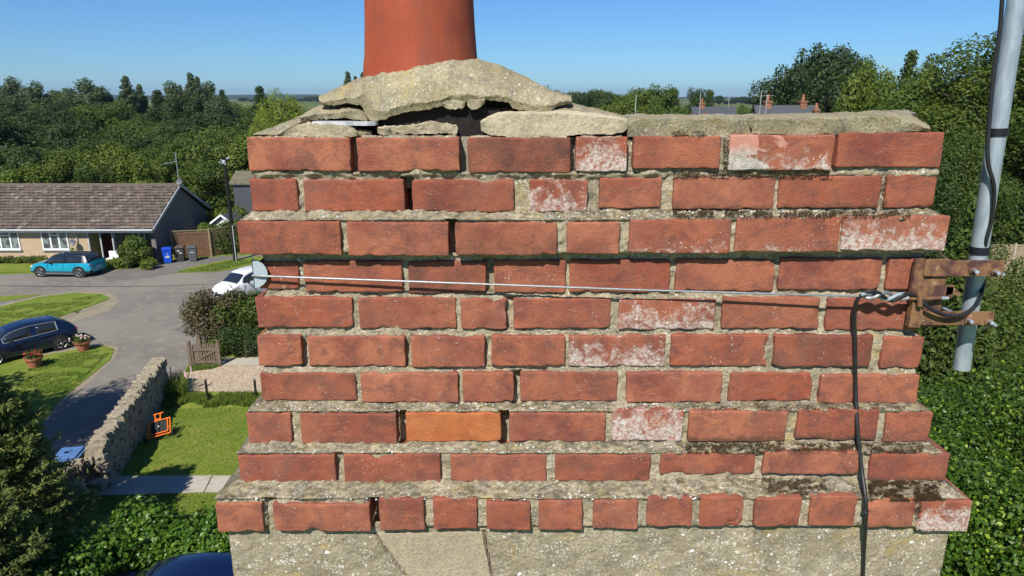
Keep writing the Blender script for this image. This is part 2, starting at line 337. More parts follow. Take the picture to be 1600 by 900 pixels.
sheet('gravel_bed',[G(284,612),G(289,583),G(320,573),G(405,571),(-3,27.6),(2,27.5),(2,22.4),G(405,614)],M['gravel'],.026)
sheet('garden_path',[G(328,573),G(345,560),G(412,559),(-2,28.5),(-2,27.4),G(410,572)],M['conc'],.034)
p0=G(150,776);p1=G(160,746)
sheet('slab_path',[p0,p1,G(331,744.5),G(318,771)],M['conc'],.036)
sheet('slab_path.001',[G(319.5,771),G(333,744.5),(-4,G(400,745)[1]),(-4,G(400,771)[1])],M['conc'],.033)
# far hills
for k,(x0,x1,y,h,sd) in enumerate([(-2600,-100,2600,16,1),(-300,2600,3000,10,5),(-3500,300,3400,24,9)]):
    n=60;V=[];Fq=[]
    for i in range(n+1):
        u=i/n; hh=h*(.35+.65*math.sin(math.pi*min(1,max(0,u)))**.6)*(.75+.4*noise.noise((u*5+sd,sd,0)))
        for (dy,hz) in ((-500,-2),(-160,hh*.6),(0,hh),(300,hh*.7)):
            V.append((x0+(x1-x0)*u,y+dy,hz))
    for i in range(n):
        for j in range(3): a=i*4+j; Fq.append((a,a+4,a+5,a+1))
    o=np_obj('hills',V,Fq,M['leaf_mid' if k!=1 else 'field']); o['kind']='structure'; o.data.materials[0]=plain('hill_woods%d'%k,(.035,.06,.025),.95,var=.35,sc=.02)

# ------------------------------------------------------------------ CHIMNEY
D=1.56; CX=.188; W0=.798; BACK=D+.53
CW=[-.012,-.018,.012,-.018,-.010,0,.003,.033,.061,.1055]
CO=[[(387,548,215,268,{}),(557,718,215,268,{}),(731,892,215,270,dict(soot=.75)),(900,980,214,268,dict(bloom=.75)),(990,1126,213,263,{}),(1139,1302,211,266,dict(spall=1,bloom=.6)),(1309,1474,207,262,{})],
[(391,465,280,330,{}),(475,632,281,331,{}),(644,803,281,332,dict(soot=.25)),(827,918,281,331,dict(bloom=.7)),(936,1033,278,326,{}),(1052,1210,278,327,dict(moss=.5)),(1217,1377,275,325,dict(moss=.5)),(1385,1463,273,325,{})],
[(373,533,346,398,dict(soot=.25)),(542,701,347,400,{}),(711,870,348,399,dict(soot=.4)),(886,968,347,396,{}),(983,1142,343,396,dict(bloom=.5)),(1150,1313,341,394,dict(bloom=.45)),(1316,1482,338,392,dict(bloom=.72))],
[(403,466,409,452,dict(bloom=.4)),(475,629,408,456,{}),(638,760,408,458,dict(soot=.7)),(772,884,407,458,dict(bloom=.3)),(890,1047,406,457,{}),(1056,1211,405,455,{}),(1218,1377,403,453,{}),(1386,1441,403,452,{})],
[(400,551,465,512,{}),(560,713,466,514,dict(soot=.25)),(720,793,467,515,{}),(802,954,467,514,{}),(967,1118,468,515,dict(bloom=.72)),(1128,1282,465,514,dict(soot=.2)),(1292,1436,466,516,dict(bloom=.35))],
[(403,472,525,572,{}),(481,633,526,573,{}),(643,757,526,574,dict(bloom=.3)),(768,883,525,572,{}),(889,1040,525,573,dict(bloom=.7)),(1047,1200,524,572,dict(bloom=.3)),(1209,1362,524,573,dict(soot=.5)),(1379,1442,527,576,{})],
[(407,556,584,627,dict(soot=.4)),(564,716,583,628,{}),(723,803,582,628,{}),(813,965,582,628,dict(soot=.25)),(978,1128,582,628,{}),(1140,1270,583,628,{}),(1281,1435,586,630,dict(bloom=.35))],
[(386,455,646,693,{}),(470,620,647,693,dict(soot=.15)),(634,783,646,691,dict(orange=1)),(796,946,646,691,{}),(957,1068,641,690,dict(bloom=.88)),(1076,1229,642,690,dict(moss=.7)),(1246,1372,641,688,dict(moss=.7)),(1383,1455,645,692,dict(moss=.4))],
[(373,524,712,757,{}),(537,688,710,756,dict(soot=.25)),(704,854,711,754,{}),(867,1017,711,752,dict(soot=.4)),(1033,1180,709,742,{}),(1193,1346,706,741,dict(moss=.8)),(1359,1481,709,752,dict(moss=.5))],
[(338,411,788,832,{}),(427,579,788,831,{}),(592,663,779,829,dict(soot=.3)),(676,745,779,827,{}),(760,829,784,828,{}),(842,911,782,828,{}),(927,998,783,828,{}),(1011,1082,778,824,{}),(1094,1164,777,824,{}),(1178,1250,777,823,{}),(1266,1338,776,822,{}),(1354,1430,779,825,dict(moss=.3)),(1436,1515,782,830,dict(bloom=.8))]]
chim=thing('chimney','old red brick chimney stack with cracked cement top, filling the foreground','chimney',(CX,D+.25,0))
CO_off=Vector((-CX,-(D+.25),0))
def edges(L,fine=.0125):
    e=[0,.0018,.0045,.009]; n=max(2,int(round((L-.018)/fine))); mid=[.009+(L-.018)*i/n for i in range(n+1)]
    return [x-L/2 for x in e[:3]+mid+[L-.0045,L-.0018,L]]
def fbm(p,o=3):
    return noise.fractal(p,1.0,2.0,o)
def brick_mesh(Lx,Ly,Lz,seed,mat,chip=1.0,fine=.0105,name='brick'):
    xs=edges(Lx,fine); ys=edges(Ly,max(fine,.03)); zs=edges(Lz,fine)
    idx={};V=[];Fq=[]; rd=.0032
    sd=Vector((seed*3.17%91,seed*7.31%57,seed*1.7%33))
    hx,hy,hz=Lx/2,Ly/2,Lz/2
    def vid(i,j,k):
        key=(i,j,k)
        if key in idx: return idx[key]
        p=Vector((xs[i],ys[j],zs[k])); c=Vector((max(-hx+rd,min(hx-rd,p.x)),max(-hy+rd,min(hy-rd,p.y)),max(-hz+rd,min(hz-rd,p.z))))
        d=p-c
        if d.length>1e-6:
            nn=d.normalized(); q=c+nn*rd
        else: nn=Vector((0,0,0)); q=p
        # gentle wobble of faces
        q=q+Vector((fbm(p*14+sd),fbm(p*14+sd+Vector((9,0,0))),fbm(p*14+sd+Vector((0,9,0)))))*.0016
        q=q+Vector((0,1,0))*fbm(p*90+sd)*.0006
        # chipped arrises
        nedge=(abs(p.x)>hx-.009)+(abs(p.y)>hy-.009)+(abs(p.z)>hz-.009)
        if nedge>=2:
            cn=fbm(p*38+sd*2); lowb=1.5 if p.z<0 else .6
            q-=Vector((p.x/hx*.6,p.y/hy*.5,p.z/hz*1.2))*max(0,cn-.02)*.0034*chip*lowb-Vector((0,0,p.z/hz))*abs(fbm(p*130+sd))*.0012*(1 if p.z<0 else .3)
            cn2=fbm(p*9+sd*3); q-=Vector((p.x/hx,p.y/hy,p.z/hz))*max(0,cn2-.58)*.02*chip
        V.append(tuple(q)); idx[key]=len(V)-1; return idx[key]
    nx,ny,nz=len(xs)-1,len(ys)-1,len(zs)-1
    for i in range(nx):
        for k in range(nz):
            Fq.append((vid(i,0,k),vid(i+1,0,k),vid(i+1,0,k+1),vid(i,0,k+1))); Fq.append((vid(i,ny,k),vid(i,ny,k+1),vid(i+1,ny,k+1),vid(i+1,ny,k)))
    for i in range(nx):
        for j in range(ny):
            Fq.append((vid(i,j,0),vid(i,j+1,0),vid(i+1,j+1,0),vid(i+1,j,0))); Fq.append((vid(i,j,nz),vid(i+1,j,nz),vid(i+1,j+1,nz),vid(i,j+1,nz)))
    for j in range(ny):
        for k in range(nz):
            Fq.append((vid(0,j,k),vid(0,j,k+1),vid(0,j+1,k+1),vid(0,j+1,k))); Fq.append((vid(nx,j,k),vid(nx,j+1,k),vid(nx,j+1,k+1),vid(nx,j,k+1)))
    return V,Fq
ZT=[];ZB=[]; bi=0
KEYS=('orange','soot','bloom','spall','moss')
side_proto={}
for ci,row in enumerate(CO):
    yf=D-CW[ci]
    zts=[];zbs=[]
    for bidx,(xl,xr,yt,yb,pr) in enumerate(row):
        bi+=1
        a=P(xl,yt,y=yf); b=P(xr,yb,y=yf)
        ym_=(yt+yb)/2; a.x=P(xl,ym_,y=yf).x; b.x=P(xr,ym_,y=yf).x
        Lx=b.x-a.x; Lz=a.z-b.z; zts.append(a.z); zbs.append(b.z)
        Ly=.108 if Lx>.16 else .225
        proud=random.uniform(-.0025,.0035)+(.004 if ci==9 and bidx in(12,) else 0)
        V,Fq=brick_mesh(Lx,Ly,Lz,bi,None)
        o=np_obj('brick',V,Fq,M['brick'],chim,smooth=True)
        o.location=Vector(((a.x+b.x)/2,yf-proud+Ly/2,(a.z+b.z)/2))+CO_off
        o.rotation_euler=(random.uniform(-.006,.006),random.uniform(-.004,.004),random.uniform(-.008,.008))
        for kk in KEYS: o[kk]=float(pr.get(kk,.18 if kk=='bloom' and ci>3 else 0.0))
        if pr.get('orange'): o['label']='bright orange brick'
        elif pr.get('bloom',0)==.88: o['label']='brick crusted all over with white lichen'
        elif pr.get('spall'): o['label']='brick with a broken whitish pink face'
    ZT.append(sum(zts)/len(zts)); ZB.append(sum(zbs)/len(zbs))
    # sides and back
    zt,zb=ZT[-1],ZB[-1]; hw=W0+CW[ci]
    for side in (-1,1):
        first=row[0] if side<0 else row[-1]
        short=(first[1]-first[0])<110
        y=yf+(.238 if short else .118)
        yend=BACK+CW[ci]
        while y<yend-.05:
            L=min(.228,yend-y)
            if yend-(y+L)<.06: L=yend-y
            key=(round(L,3),round(zt-zb,3))
            if key not in side_proto:
                V,Fq=brick_mesh(.106,L,zt-zb,len(side_proto)+200,None,fine=.03); oo=np_obj('brick',V,Fq,M['brick'],chim,smooth=True); side_proto[key]=oo
            else: oo=side_proto[key].copy(); link(oo)
            oo.location=Vector((CX+side*(hw-.053),y+L/2,(zt+zb)/2))+CO_off
            for kk in KEYS: oo[kk]=.2 if kk=='bloom' else 0.0
            y+=L+.01
    x=-hw+.118+(.0 if ci%2 else .06)
    while x<hw-.13:
        L=.228 if x+.228<hw-.11 else hw-.118-x
        if L<.05: break
        key=('b',round(L,2),round(zt-zb,3))
        if key not in side_proto:
            V,Fq=brick_mesh(L,.106,zt-zb,len(side_proto)+300,None,fine=.03); oo=np_obj('brick',V,Fq,M['brick'],chim,smooth=True); side_proto[key]=oo
        else: oo=side_proto[key].copy(); link(oo)
        oo.location=Vector((CX+x+L/2,BACK+CW[ci]-.053,(zt+zb)/2))+CO_off
        for kk in KEYS: oo[kk]=.1 if kk=='bloom' else 0.0
        x+=L+.01
# mortar sweep: (offset, z) profile wrapped round the stack
GAPS=[(0,552,.075),(0,724,.08),(0,895,.045),(0,1305,.016),(1,637,.085),(2,705,.04),(3,765,.012),(0,984,.012),(5,476,.012),(5,637,.012),(6,807,.016),(7,627,.04),(7,788,.04),(8,529,.010),(9,585,.07),(9,419,.012),(4,797,.012),(5,762,.010)]
prof=[(CW[0]-.03,ZT[0]+.001)]
for i in range(10):
    rc=.0095
    prof+= [(CW[i]-rc,ZT[i]-.002),(CW[i]-rc,ZB[i]+.002)]
    if i<9:
        if CW[i+1]>CW[i]+.01: prof+=[(CW[i]+.003,ZB[i]-.004),(CW[i+1]-.010,ZT[i+1]+.0045),(CW[i+1]-.004,ZT[i+1]+.0005)]
        elif CW[i+1]<CW[i]-.01: prof+=[(CW[i]-.014,ZB[i]-.001),(CW[i+1]-.004,ZB[i]-.004)]
        else: prof+=[(CW[i]-.008,(ZB[i]+ZT[i+1])/2)]
prof+=[(.080,ZB[9]-.001)]
def resample(pr,step):
    out=[pr[0]]
    for a,b in zip(pr[:-1],pr[1:]):
        L=math.dist(a,b); n=max(1,int(math.ceil(L/step)))
        out+=[(a[0]+(b[0]-a[0])*k/n,a[1]+(b[1]-a[1])*k/n) for k in range(1,n+1)]
    return out
def sweep(name,prof,step,xstep,disp,mat,gaps=True,cracks=()):
    pr=resample(prof,step); n=len(pr)
    # perimeter parameter: list of (ux,uy,nx,ny) with ux in -1..1 scaled by halfwidth
    nf=int(1.62/xstep)
    per=[((-1+2*i/nf),0,0,-1) for i in range(nf+1)]
    ns=30; per+=[(1,(i+1)/ns,1,0) for i in range(ns)]
    nb=60; per+=[(1-2*(i+1)/nb,1,0,1) for i in range(nb)]
    per+=[(-1,1-(i+1)/ns,-1,0) for i in range(ns-1)]
    m=len(per); V=np.zeros((n*m,3),np.float32)
    gl=[]
    for c,gx,dp in GAPS:
        yf=D-CW[c]; gl.append((P(gx,240+c*62,y=yf).x,ZT[c]+.002,ZB[c]-.002,dp))
    for r,(w_,z) in enumerate(pr):
        y0=D-w_; y1=BACK+w_
        for k,(ux,uy,nx,ny) in enumerate(per):
            x=CX+ux*(W0+w_); y=y0+(y1-y0)*uy; q=Vector((x,y,z))
            d=0
            if uy==0 or ny==0:
                d=fbm(q*32,4)*disp+fbm(q*110,3)*disp*.5
                if ny==-1 and gaps:
                    for gx,za,zb,dp in gl:
                        if zb<z<za and abs(x-gx)<.014: d-=dp
                for (cx0,cz0,cx1,cz1) in cracks:
                    if ny==-1:
                        tt=((x-cx0)*(cx1-cx0)+(z-cz0)*(cz1-cz0))/((cx1-cx0)**2+(cz1-cz0)**2)
                        if 0<=tt<=1:
                            ex=cx0+(cx1-cx0)*tt;ez=cz0+(cz1-cz0)*tt
                            dd=math.hypot(x-ex+fbm((z*60,1,1))*.004,z-ez)
                            if dd<.0034: d-=.016
            V[r*m+k]=(x+nx*d,y+ny*d,z+ (d*.7 if abs(pr[min(r+1,n-1)][0]-pr[max(r-1,0)][0])>.004 else 0))
    Fq=[]
    for r in range(n-1):
        a=np.arange(m)+r*m; b=np.roll(np.arange(m),-1)+r*m
        Fq.append(np.stack([a+m,b+m,b,a],1))
    return V,np.concatenate(Fq),m,n
V,Fq,m,n=sweep('mortar',prof,.0042,.0042,.0066,M['mortar'])
o=np_obj('mortar',V,Fq,M['mortar'],chim,smooth=True); o.location=CO_off
mb=MB(); mb.box(-.74,.74,-.2,.22,ZT[0]-.12,ZT[0]-.004); mb.build('core_top',M['cement_dark'],chim)
rz=P(800,905,y=D-.085).z
c1=[P(x,y,y=D-.085) for x,y in ((587,832),(603,860),(630,893),(640,905))]; c2=[P(x,y,y=D-.085) for x,y in ((756,828),(762,862),(770,905))]
crk=[(a.x,a.z,b.x,b.z) for L in (c1,c2) for a,b in zip(L[:-1],L[1:])]
pr2=[(.078,ZB[9]+.004),(.085,ZB[9]-.006),(.086,rz-.05)]
V,Fq,m,n=sweep('render',pr2,.003,.003,.0022,M['render'],False,crk); o=np_obj('render_coat',V,Fq,M['render'],chim,smooth=True); o.location=CO_off
mb=MB(); hw=W0+.084; mb.box(-hw,hw,D-.084-(D+.25),BACK+.084-(D+.25),0,rz-.045); mb.build('lower_stack',M['render'],chim)
mb=MB(); q=[P(x,y,y=D-.0885) for x,y in ((589,833),(640,833.5),(700,832.5),(754,832),(756,850),(761,870),(767,905),(770,930),(652,930),(641,905),(629,888),(613,868),(602,852))]
nq=len(q); mb.add([(p.x,p.y,p.z) for p in q]+[(p.x,p.y+.006,p.z) for p in q],[tuple(range(nq)),tuple(range(nq,2*nq))[::-1]]+[(i,i+nq,(i+1)%nq+nq,(i+1)%nq) for i in range(nq)]); o=mb.build('cement_patch',M['patch'],chim,bevel=.0015); o.location=CO_off
# moss tufts on ledges
def moss(regs,name,parent):
    V=[];Fq=[]
    for (x0,x1,py0,py1,c,n,off) in regs:
        for _ in range(n):
            u=random.random(); px=x0+(x1-x0)*u; 
            
            py=random.uniform(py0,py1)
            if fbm((px*.045,py*.12,0))+fbm((px*.2,py*.3,4))*.5<-.10: continue
            p=P(px,py,y=D-CW[c]-off*(py-py0)/max(1,py1-py0)+.003)
            p.y-=.0045; d=Vector((random.gauss(0,.6),-abs(random.gauss(.5,.4)),random.gauss(.7,.5))).normalized()*random.uniform(.0025,.0065); s=Vector((random.gauss(0,1),random.gauss(0,1),0)).normalized()*.0008
            b=len(V); V+= [p-s,p+s,p+d+s*.3,p+d-s*.3]; Fq.append((b,b+1,b+2,b+3))
    o=np_obj(name,[tuple(v) for v in V],Fq,M['moss'],parent); o['kind']='stuff'; o.location=CO_off; return o
moss([(1080,1440,629,642,6,3500,.03),(1070,1440,691,707,7,12000,.028),(1040,1360,760,778,8,9000,.04),(1355,1475,751,781,8,22000,.044),(1190,1290,745,772,8,4000,.03),(1050,1420,329,340,1,7000,.03),(1050,1300,267,276,0,3000,.0),(1129,1137,214,265,0,500,0),(1430,1437,782,828,9,500,0),(1050,1100,206,214,0,400,0),(870,1000,327,342,1,300,.03),(1375,1384,276,322,1,250,0)],'moss',chim)
# small white lichen crusts on ledges and render
V=[];Fq=[]
def crust(px,py,yy,r):
    p=P(px,py,y=yy); b=len(V); k=7; V.append(tuple(p+Vector((0,-r*.35,r*.2))))
    for i in range(k):
        a=2*math.pi*i/k; rr=r*random.uniform(.6,1.2); V.append(tuple(p+Vector((rr*math.cos(a),0.002,rr*math.sin(a)))))
    for i in range(k): Fq.append((b,b+1+i,b+1+(i+1)%k))
for _ in range(420):
    px=random.uniform(365,1490); py=random.uniform(836,899)
    if fbm((px*.012,py*.03,3))>-.02 and not(590<px<768): crust(px,py,D-.087,random.uniform(.001,.0028)*(1+1.6*(random.random()<.12)))
for _ in range(420):
    c=random.choice([6,7,8,8,1]); u=random.random(); x0,x1={6:(400,1100),7:(390,1080),8:(370,1100),1:(840,1300)}[c]; px=x0+(x1-x0)*u
    y0,y1={6:(630,643),7:(694,708),8:(757,782),1:(330,342)}[c]; tt=random.random(); crust(px,y0+(y1-y0)*tt,D-CW[c]-(CW[c+1]-CW[c])*tt-.002,random.uniform(.001,.0035))
o=np_obj('lichen',V,Fq,plain('pale_lichen',(.70,.70,.64),.9,sc=80),chim); o['kind']='stuff'; o.location=CO_off

# --- cement flaunching
def pl(L,x):
    for a,b in zip(L[:-1],L[1:]):
        if a[0]<=x<=b[0]: 
            t_=(x-a[0])/max(1e-6,b[0]-a[0]); return a[1]+(b[1]-a[1])*t_
    return L[0][1] if x<L[0][0] else L[-1][1]
def slab(name,bot,top,sil,yf,ys,yb,zb,mat,step=4,disp=.005,bulge=.0,label=None,lip=None,under=None):
    """bot/top: px polylines of the broken front edge, sil: px polyline of the crest; yf, ys, yb depths"""
    x0=max(bot[0][0],top[0][0]);x1=min(bot[-1][0],top[-1][0]); n=int((x1-x0)/step); rings=[]
    f=lambda v,x:(pl(v,x) if isinstance(v,list) else v)
    for i in range(n+1):
        x=x0+(x1-x0)*i/n; jt=noise.noise((x*.21,x0,1))*1.6+noise.noise((x*.6,x0,5))*1.1; jb=noise.noise((x*.17,x0,9))*1.4+noise.noise((x*.7,x0,3))*1.0; Yf=f(yf,x);Ys=f(ys,x);Yb=f(yb,x)
        A=P(x,pl(bot,x)+jb,y=Yf+.007); B=P(x,pl(top,x)+jt,y=Yf); C=P(x,pl(sil,x),y=Ys)
        if B.z<A.z+.001: B.z=A.z+.001
        if C.z<B.z+.001: C.z=B.z+.001
        E=Vector((C.x,Yb,min(C.z,zb+.02))); G_=Vector((C.x,Yb,zb))
        zu=A.z+.004 if under is None else A.z+under
        pts=[]
        def seg(a,b,k,bl=0):
            for j in range(k):
                u=j/k; q=a.lerp(b,u)
                if bl: q.z+=bl*4*u*(1-u)
                pts.append(q)
        seg(A,B,4); seg(B,C,14,bulge); seg(C,E,5,bulge*.3); seg(E,G_,2)
        U=Vector((A.x,max(Yf+.03,Ys-.02),zu)); seg(G_,Vector((A.x,Ys+.03,min(zb,zu))),2); seg(Vector((A.x,Ys+.03,min(zb,zu))),U,2); seg(U,A,4)
        rings.append(pts)
    m=len(rings[0]); V=[]; 
    for i,rg in enumerate(rings):
        for q in rg:
            d=Vector((fbm(q*30),fbm(q*30+Vector((5,5,5))),fbm(q*30+Vector((0,9,2)))))*disp*.7+Vector((0,-fbm(q*110),fbm(q*130)))*disp*.45
            V.append(tuple(q+d))
    Fq=[]
    for i in range(len(rings)-1):
        for j in range(m): a=i*m+j;b=i*m+(j+1)%m; Fq.append((a,b,b+m,a+m))
    mbb=MB(); mbb.v=V; mbb.f=Fq+[tuple(range(m)),tuple(range((len(rings)-1)*m,len(rings)*m))[::-1]]
    o=mbb.build(name,mat,chim,smooth=False); o.location=CO_off
    import bmesh
    bm=bmesh.new(); bm.from_mesh(o.data); bmesh.ops.recalc_face_normals(bm,faces=bm.faces); bm.to_mesh(o.data); bm.free()
    o.data.polygons.foreach_set('use_smooth',[True]*len(o.data.polygons)); o.data.set_sharp_from_angle(angle=R(33))
    if label: o['label']=label
    return o
ztop=ZT[0]
yF=D+.018
Ld=[(498,161),(520,164),(545,161),(566,164),(572,182),(583,190),(600,187),(612,180),(625,176),(650,172),(690,167),(700,159),(735,158),(760,157),(795,160),(803,169),(830,175),(860,173),(880,163),(893,160)]
Lt=[(498,158),(520,157),(545,153),(566,150),(572,160),(583,172),(600,174),(625,165),(650,161),(690,157),(700,150),(735,148),(795,151),(803,158),(830,165),(860,164),(880,158),(893,158)]
Sd=[(498,157),(530,138),(560,122),(600,113),(650,103),(700,96),(745,91),(780,101),(820,120),(860,142),(893,158)]
slab('flaunching',Ld,Lt,Sd,[(498,D+.10),(560,D+.06),(600,D+.045),(860,D+.05),(893,D+.08)],[(498,D+.15),(565,D+.17),(600,D+.115),(655,D+.092),(700,D+.105),(742,D+.17),(775,D+.2),(893,D+.12)],D+.50,ztop-.004,M['cement'],3,.0045,.012,'domed cement round the chimney pot',under=.004)
slab('cement_slab',[(396,212),(436,213),(446,207),(470,193)],[(396,211),(436,210),(446,203),(470,190)],[(396,209),(432,196),(462,184),(470,181)],yF,[(396,D+.06),(470,D+.13)],D+.48,ztop-.004,M['cement'],4,.0025)
slab('cement_slab',[(439,213),(480,214),(553,214),(557,212)],[(439,208),(455,197),(480,193),(535,195),(551,199),(557,206)],[(439,206),(455,195),(480,190),(535,191),(557,196)],yF,D+.12,D+.2,ztop-.004,M['cement_clean'],4,.0028)
slab('cement_slab',[(458,190),(500,188),(540,185),(560,186),(574,188)],[(458,187),(500,180),(540,175),(560,172),(574,182)],[(458,186),(500,163),(540,160),(560,160),(574,168)],[(458,D+.09),(574,D+.045)],[(458,D+.14),(574,D+.18)],D+.46,ztop-.004,M['cement'],4,.005,under=.006)
slab('cement_slab',[(590,207),(600,210),(714,208)],[(590,200),(610,198),(640,197),(672,191),(700,193),(714,198)],[(590,198),(610,196),(640,195),(672,189),(700,191),(714,196)],yF+.012,D+.10,D+.13,ztop-.004,M['cement_clean'],3,.005)
slab('cement_slab',[(751,203),(762,211),(800,214),(880,214),(900,210),(950,210),(975,206),(981,199)],[(751,193),(762,186),(778,180),(800,178),(880,178),(955,184),(975,188),(981,192)],[(751,190),(778,176),(800,174),(880,172),(930,176),(981,186)],yF-.004,D+.10,D+.3,ztop-.004,M['cement_clean'],4,.0028,.003,'long pale cement slab')
slab('cement_slab',[(845,178),(900,180),(981,190)],[(845,174),(880,170),(900,172),(981,185)],[(845,165),(893,160),(935,170),(981,183)],[(845,D+.07),(981,D+.07)],D+.15,D+.5,ztop-.004,M['cement'],4,.004)
slab('cement_lump',[(691,167),(700,171),(722,170),(727,165)],[(691,160),(700,157),(722,157),(727,160)],[(691,158),(700,155),(722,155),(727,158)],D+.05,D+.09,D+.11,P(700,166,y=D+.08).z,M['cement_clean'],3,.004)
slab('cement_lump',[(730,166),(736,171),(752,167),(758,160)],[(730,158),(740,156),(752,156),(758,157)],[(730,157),(740,155),(752,155),(758,156)],D+.045,D+.09,D+.11,P(740,164,y=D+.08).z,M['cement_clean'],3,.004)
slab('cement_lump',[(553,211),(560,213),(578,211),(580,208)],[(553,206),(560,204),(572,206),(580,207)],[(553,204),(560,202),(572,204),(580,206)],D+.04,D+.07,D+.1,ztop-.004,M['cement_clean'],3,.004)
slab('cement_slab',[(981,212),(1010,214),(1080,212),(1128,213),(1150,211),(1172,210)],[(981,195),(1000,186),(1040,186),(1100,187),(1168,186),(1172,190)],[(981,182),(1040,181),(1100,181),(1172,180)],[(981,yF+.002),(1172,yF)],D+.22,D+.48,ztop-.004,M['cement'],4,.0045,.004)
slab('cement_slab',[(1175,210),(1187,211),(1305,210),(1380,207),(1452,205)],[(1175,190),(1180,186),(1300,186),(1385,182),(1400,183),(1425,193),(1452,203)],[(1175,180),(1270,178),(1340,176),(1400,173),(1425,178),(1452,202)],yF-.002,[(1175,D+.22),(1400,D+.22),(1452,D+.10)],D+.48,ztop-.004,M['cement'],4,.0045,.004)
slab('cement_ridge',[(981,183),(1430,181)],[(981,182),(1430,178)],[(981,179),(1040,179),(1130,179),(1200,178),(1270,177),(1340,175),(1400,172),(1420,173),(1430,177)],D+.17,D+.24,D+.42,ztop+.01,M['cement_dark'],4,.004)
mb=MB(); a=P(585,190,y=D+.075); b=P(850,190,y=D+.075); mb.box(a.x,b.x,D+.075,D+.4,ztop-.01,P(700,168,y=D+.11).z); o=mb.build('cavity_shade_fill',M['soot_and_shade'],chim); o.location=CO_off  # added black block, its colour standing in for the shade inside the hollow
# sheet of pale slate and sooty block in the cavity
mb=MB(); a=P(487,193,y=D+.035); b=P(586,194,y=D+.035)
n=18; pts=[(a.x+(b.x-a.x)*i/n,D+.035+.006*math.cos(i)-.008*math.sin(math.pi*i/n)) for i in range(n+1)]+[(b.x,D+.16),(a.x,D+.16)]
mb.prism(pts,a.z-.0045,a.z+.0045); o=mb.build('slate_packing',M['slate'],chim); o.location=CO_off; 
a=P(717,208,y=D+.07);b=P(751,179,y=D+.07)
V,Fq=brick_mesh(b.x-a.x,.1,b.z-a.z,77,None,1.8); o=np_obj('sooty_block',V,Fq,M['soot_and_shade'],chim,True); o.location=Vector(((a.x+b.x)/2,D+.13,(a.z+b.z)/2))+CO_off
# --- chimney pot
pc=P(659,112,y=D+.235)
pot=thing('chimney_pot','smooth terracotta chimney pot rising from the cement dome','chimney pot',(pc.x,pc.y,ztop+.0))
mb=MB(); mb.lathe([(.146,0),(.146,.05),(.1435,.13),(.1405,.165),(.1375,.18),(.133,.25),(.126,.42),(.118,.62),(.118,.66),(.138,.665),(.140,.70),(.128,.72),(.112,.72),(.106,.66),(.112,.3),(.118,.0)],64,cap=False)
mb.build('pot_body',M['pot'],pot,smooth=True)

# ------------------------------------------------------------------ aerial pole, bracket, lashing
pp=P(1508,490,y=1.63); px_=pp.x
pole=thing('aerial_pole','galvanised steel aerial pole clamped beside the right end of the chimney','pole',(px_,1.63,pp.z))
top=P(1590,-60,y=1.63); zb=P(1502,576,y=1.63)
mb=MB(); lx=P(1559,200,y=1.63).x-P(1503,560,y=1.63).x
b0=P(1502,576,y=1.63); t0=P(1559,200,y=1.63); dr=(t0-b0).normalized(); tp=b0+dr*2.2; rp=.0197
off=Vector((-px_,-1.63,-pp.z))
mb.tube([b0+off,tp+off],rp,32,cap=False); mb.tube([b0+off+dr*.002,tp+off],rp-.003,32,cap=False); mb.build('tube',M['galv'],pole,smooth=True)
def on_pole(py): 
    for k in range(2000):
        q=b0+dr*(k*.0011)
        v=q-Vector((0,0,H)); d=v.y*math.cos(TH)-v.z*math.sin(TH); up=v.y*math.sin(TH)+v.z*math.cos(TH)
        if 450-F*up/d<=py: return q
    return q
for py,hgt in ((207,.018),(391,.018)):
    q=on_pole(py); mb=MB(); mb.tube([q-dr*hgt*.5+off,q+dr*hgt*.5+off],rp+.0022,32); mb.build('tape_band',M['tape'],pole,smooth=True)
# coax running down the pole
cb=[]
for (x,y,yy) in ((1569,-60,1.612),(1563,40,1.612),(1551,130,1.612),(1545,200,1.609),(1543,230,1.607),(1545,260,1.602),(1552,285,1.600),(1553,310,1.602),(1549,345,1.607),(1541,375,1.61),(1537,395,1.62),(1535,420,1.63),(1536,440,1.62),(1533,460,1.60),(1524,478,1.560),(1505,491,1.536),(1482,493,1.532),(1460,486,1.530),(1446,476,1.530),(1436,464,1.534)):
    cb.append(P(x,y,y=yy))
def smooth_path(pts,k=6):
    out=[]
    n=len(pts)
    for i in range(n-1):
        p0,p1,p2,p3=pts[max(i-1,0)],pts[i],pts[i+1],pts[min(i+2,n-1)]
        for j in range(k):
            u=j/k; out.append(.5*((2*p1)+(p2-p0)*u+(2*p0-5*p1+4*p2-p3)*u*u+(3*p1-p0-3*p2+p3)*u**3))
    out.append(pts[-1]); return out
t=thing('aerial_cable','black aerial cable taped down the galvanised pole and looped under the bracket','cable',P(1545,200,y=1.61)); mb=MB()
mb.tube([p-t.location for p in smooth_path(cb)],.0046,10); mb.build('cable',M['black'],t,smooth=True)
br=thing('pole_bracket','rusty iron bracket bolted at the right corner of the chimney holding the pole','bracket',P(1450,460,y=1.56)); bo=br.location
def pbox(name,x0,x1,y0,y1,yf,th,mat,flange=None,bev=.001,par=None):
    a=P(x0,y0,y=yf)-bo; b=P(x1,y1,y=yf)-bo; mb=MB(); mb.box(a.x,b.x,a.y,a.y+th,b.z,a.z)
    if flange: mb.box(a.x,b.x,a.y+th,a.y+flange,b.z,b.z+.004)
    return mb.build(name,mat,par or br,bevel=bev)
pbox('corner_plate',1436,1466,405,511,1.556,.004,M['rust'],.004)
pbox('upper_arm',1447,1566,407,432,1.548,.0045,M['rust'],.05)
pbox('lower_arm',1440,1551,487,508,1.548,.0045,M['rust'],.05)
pbox('hook_plate',1436,1488,446,466,1.549,.004,M['rust'])
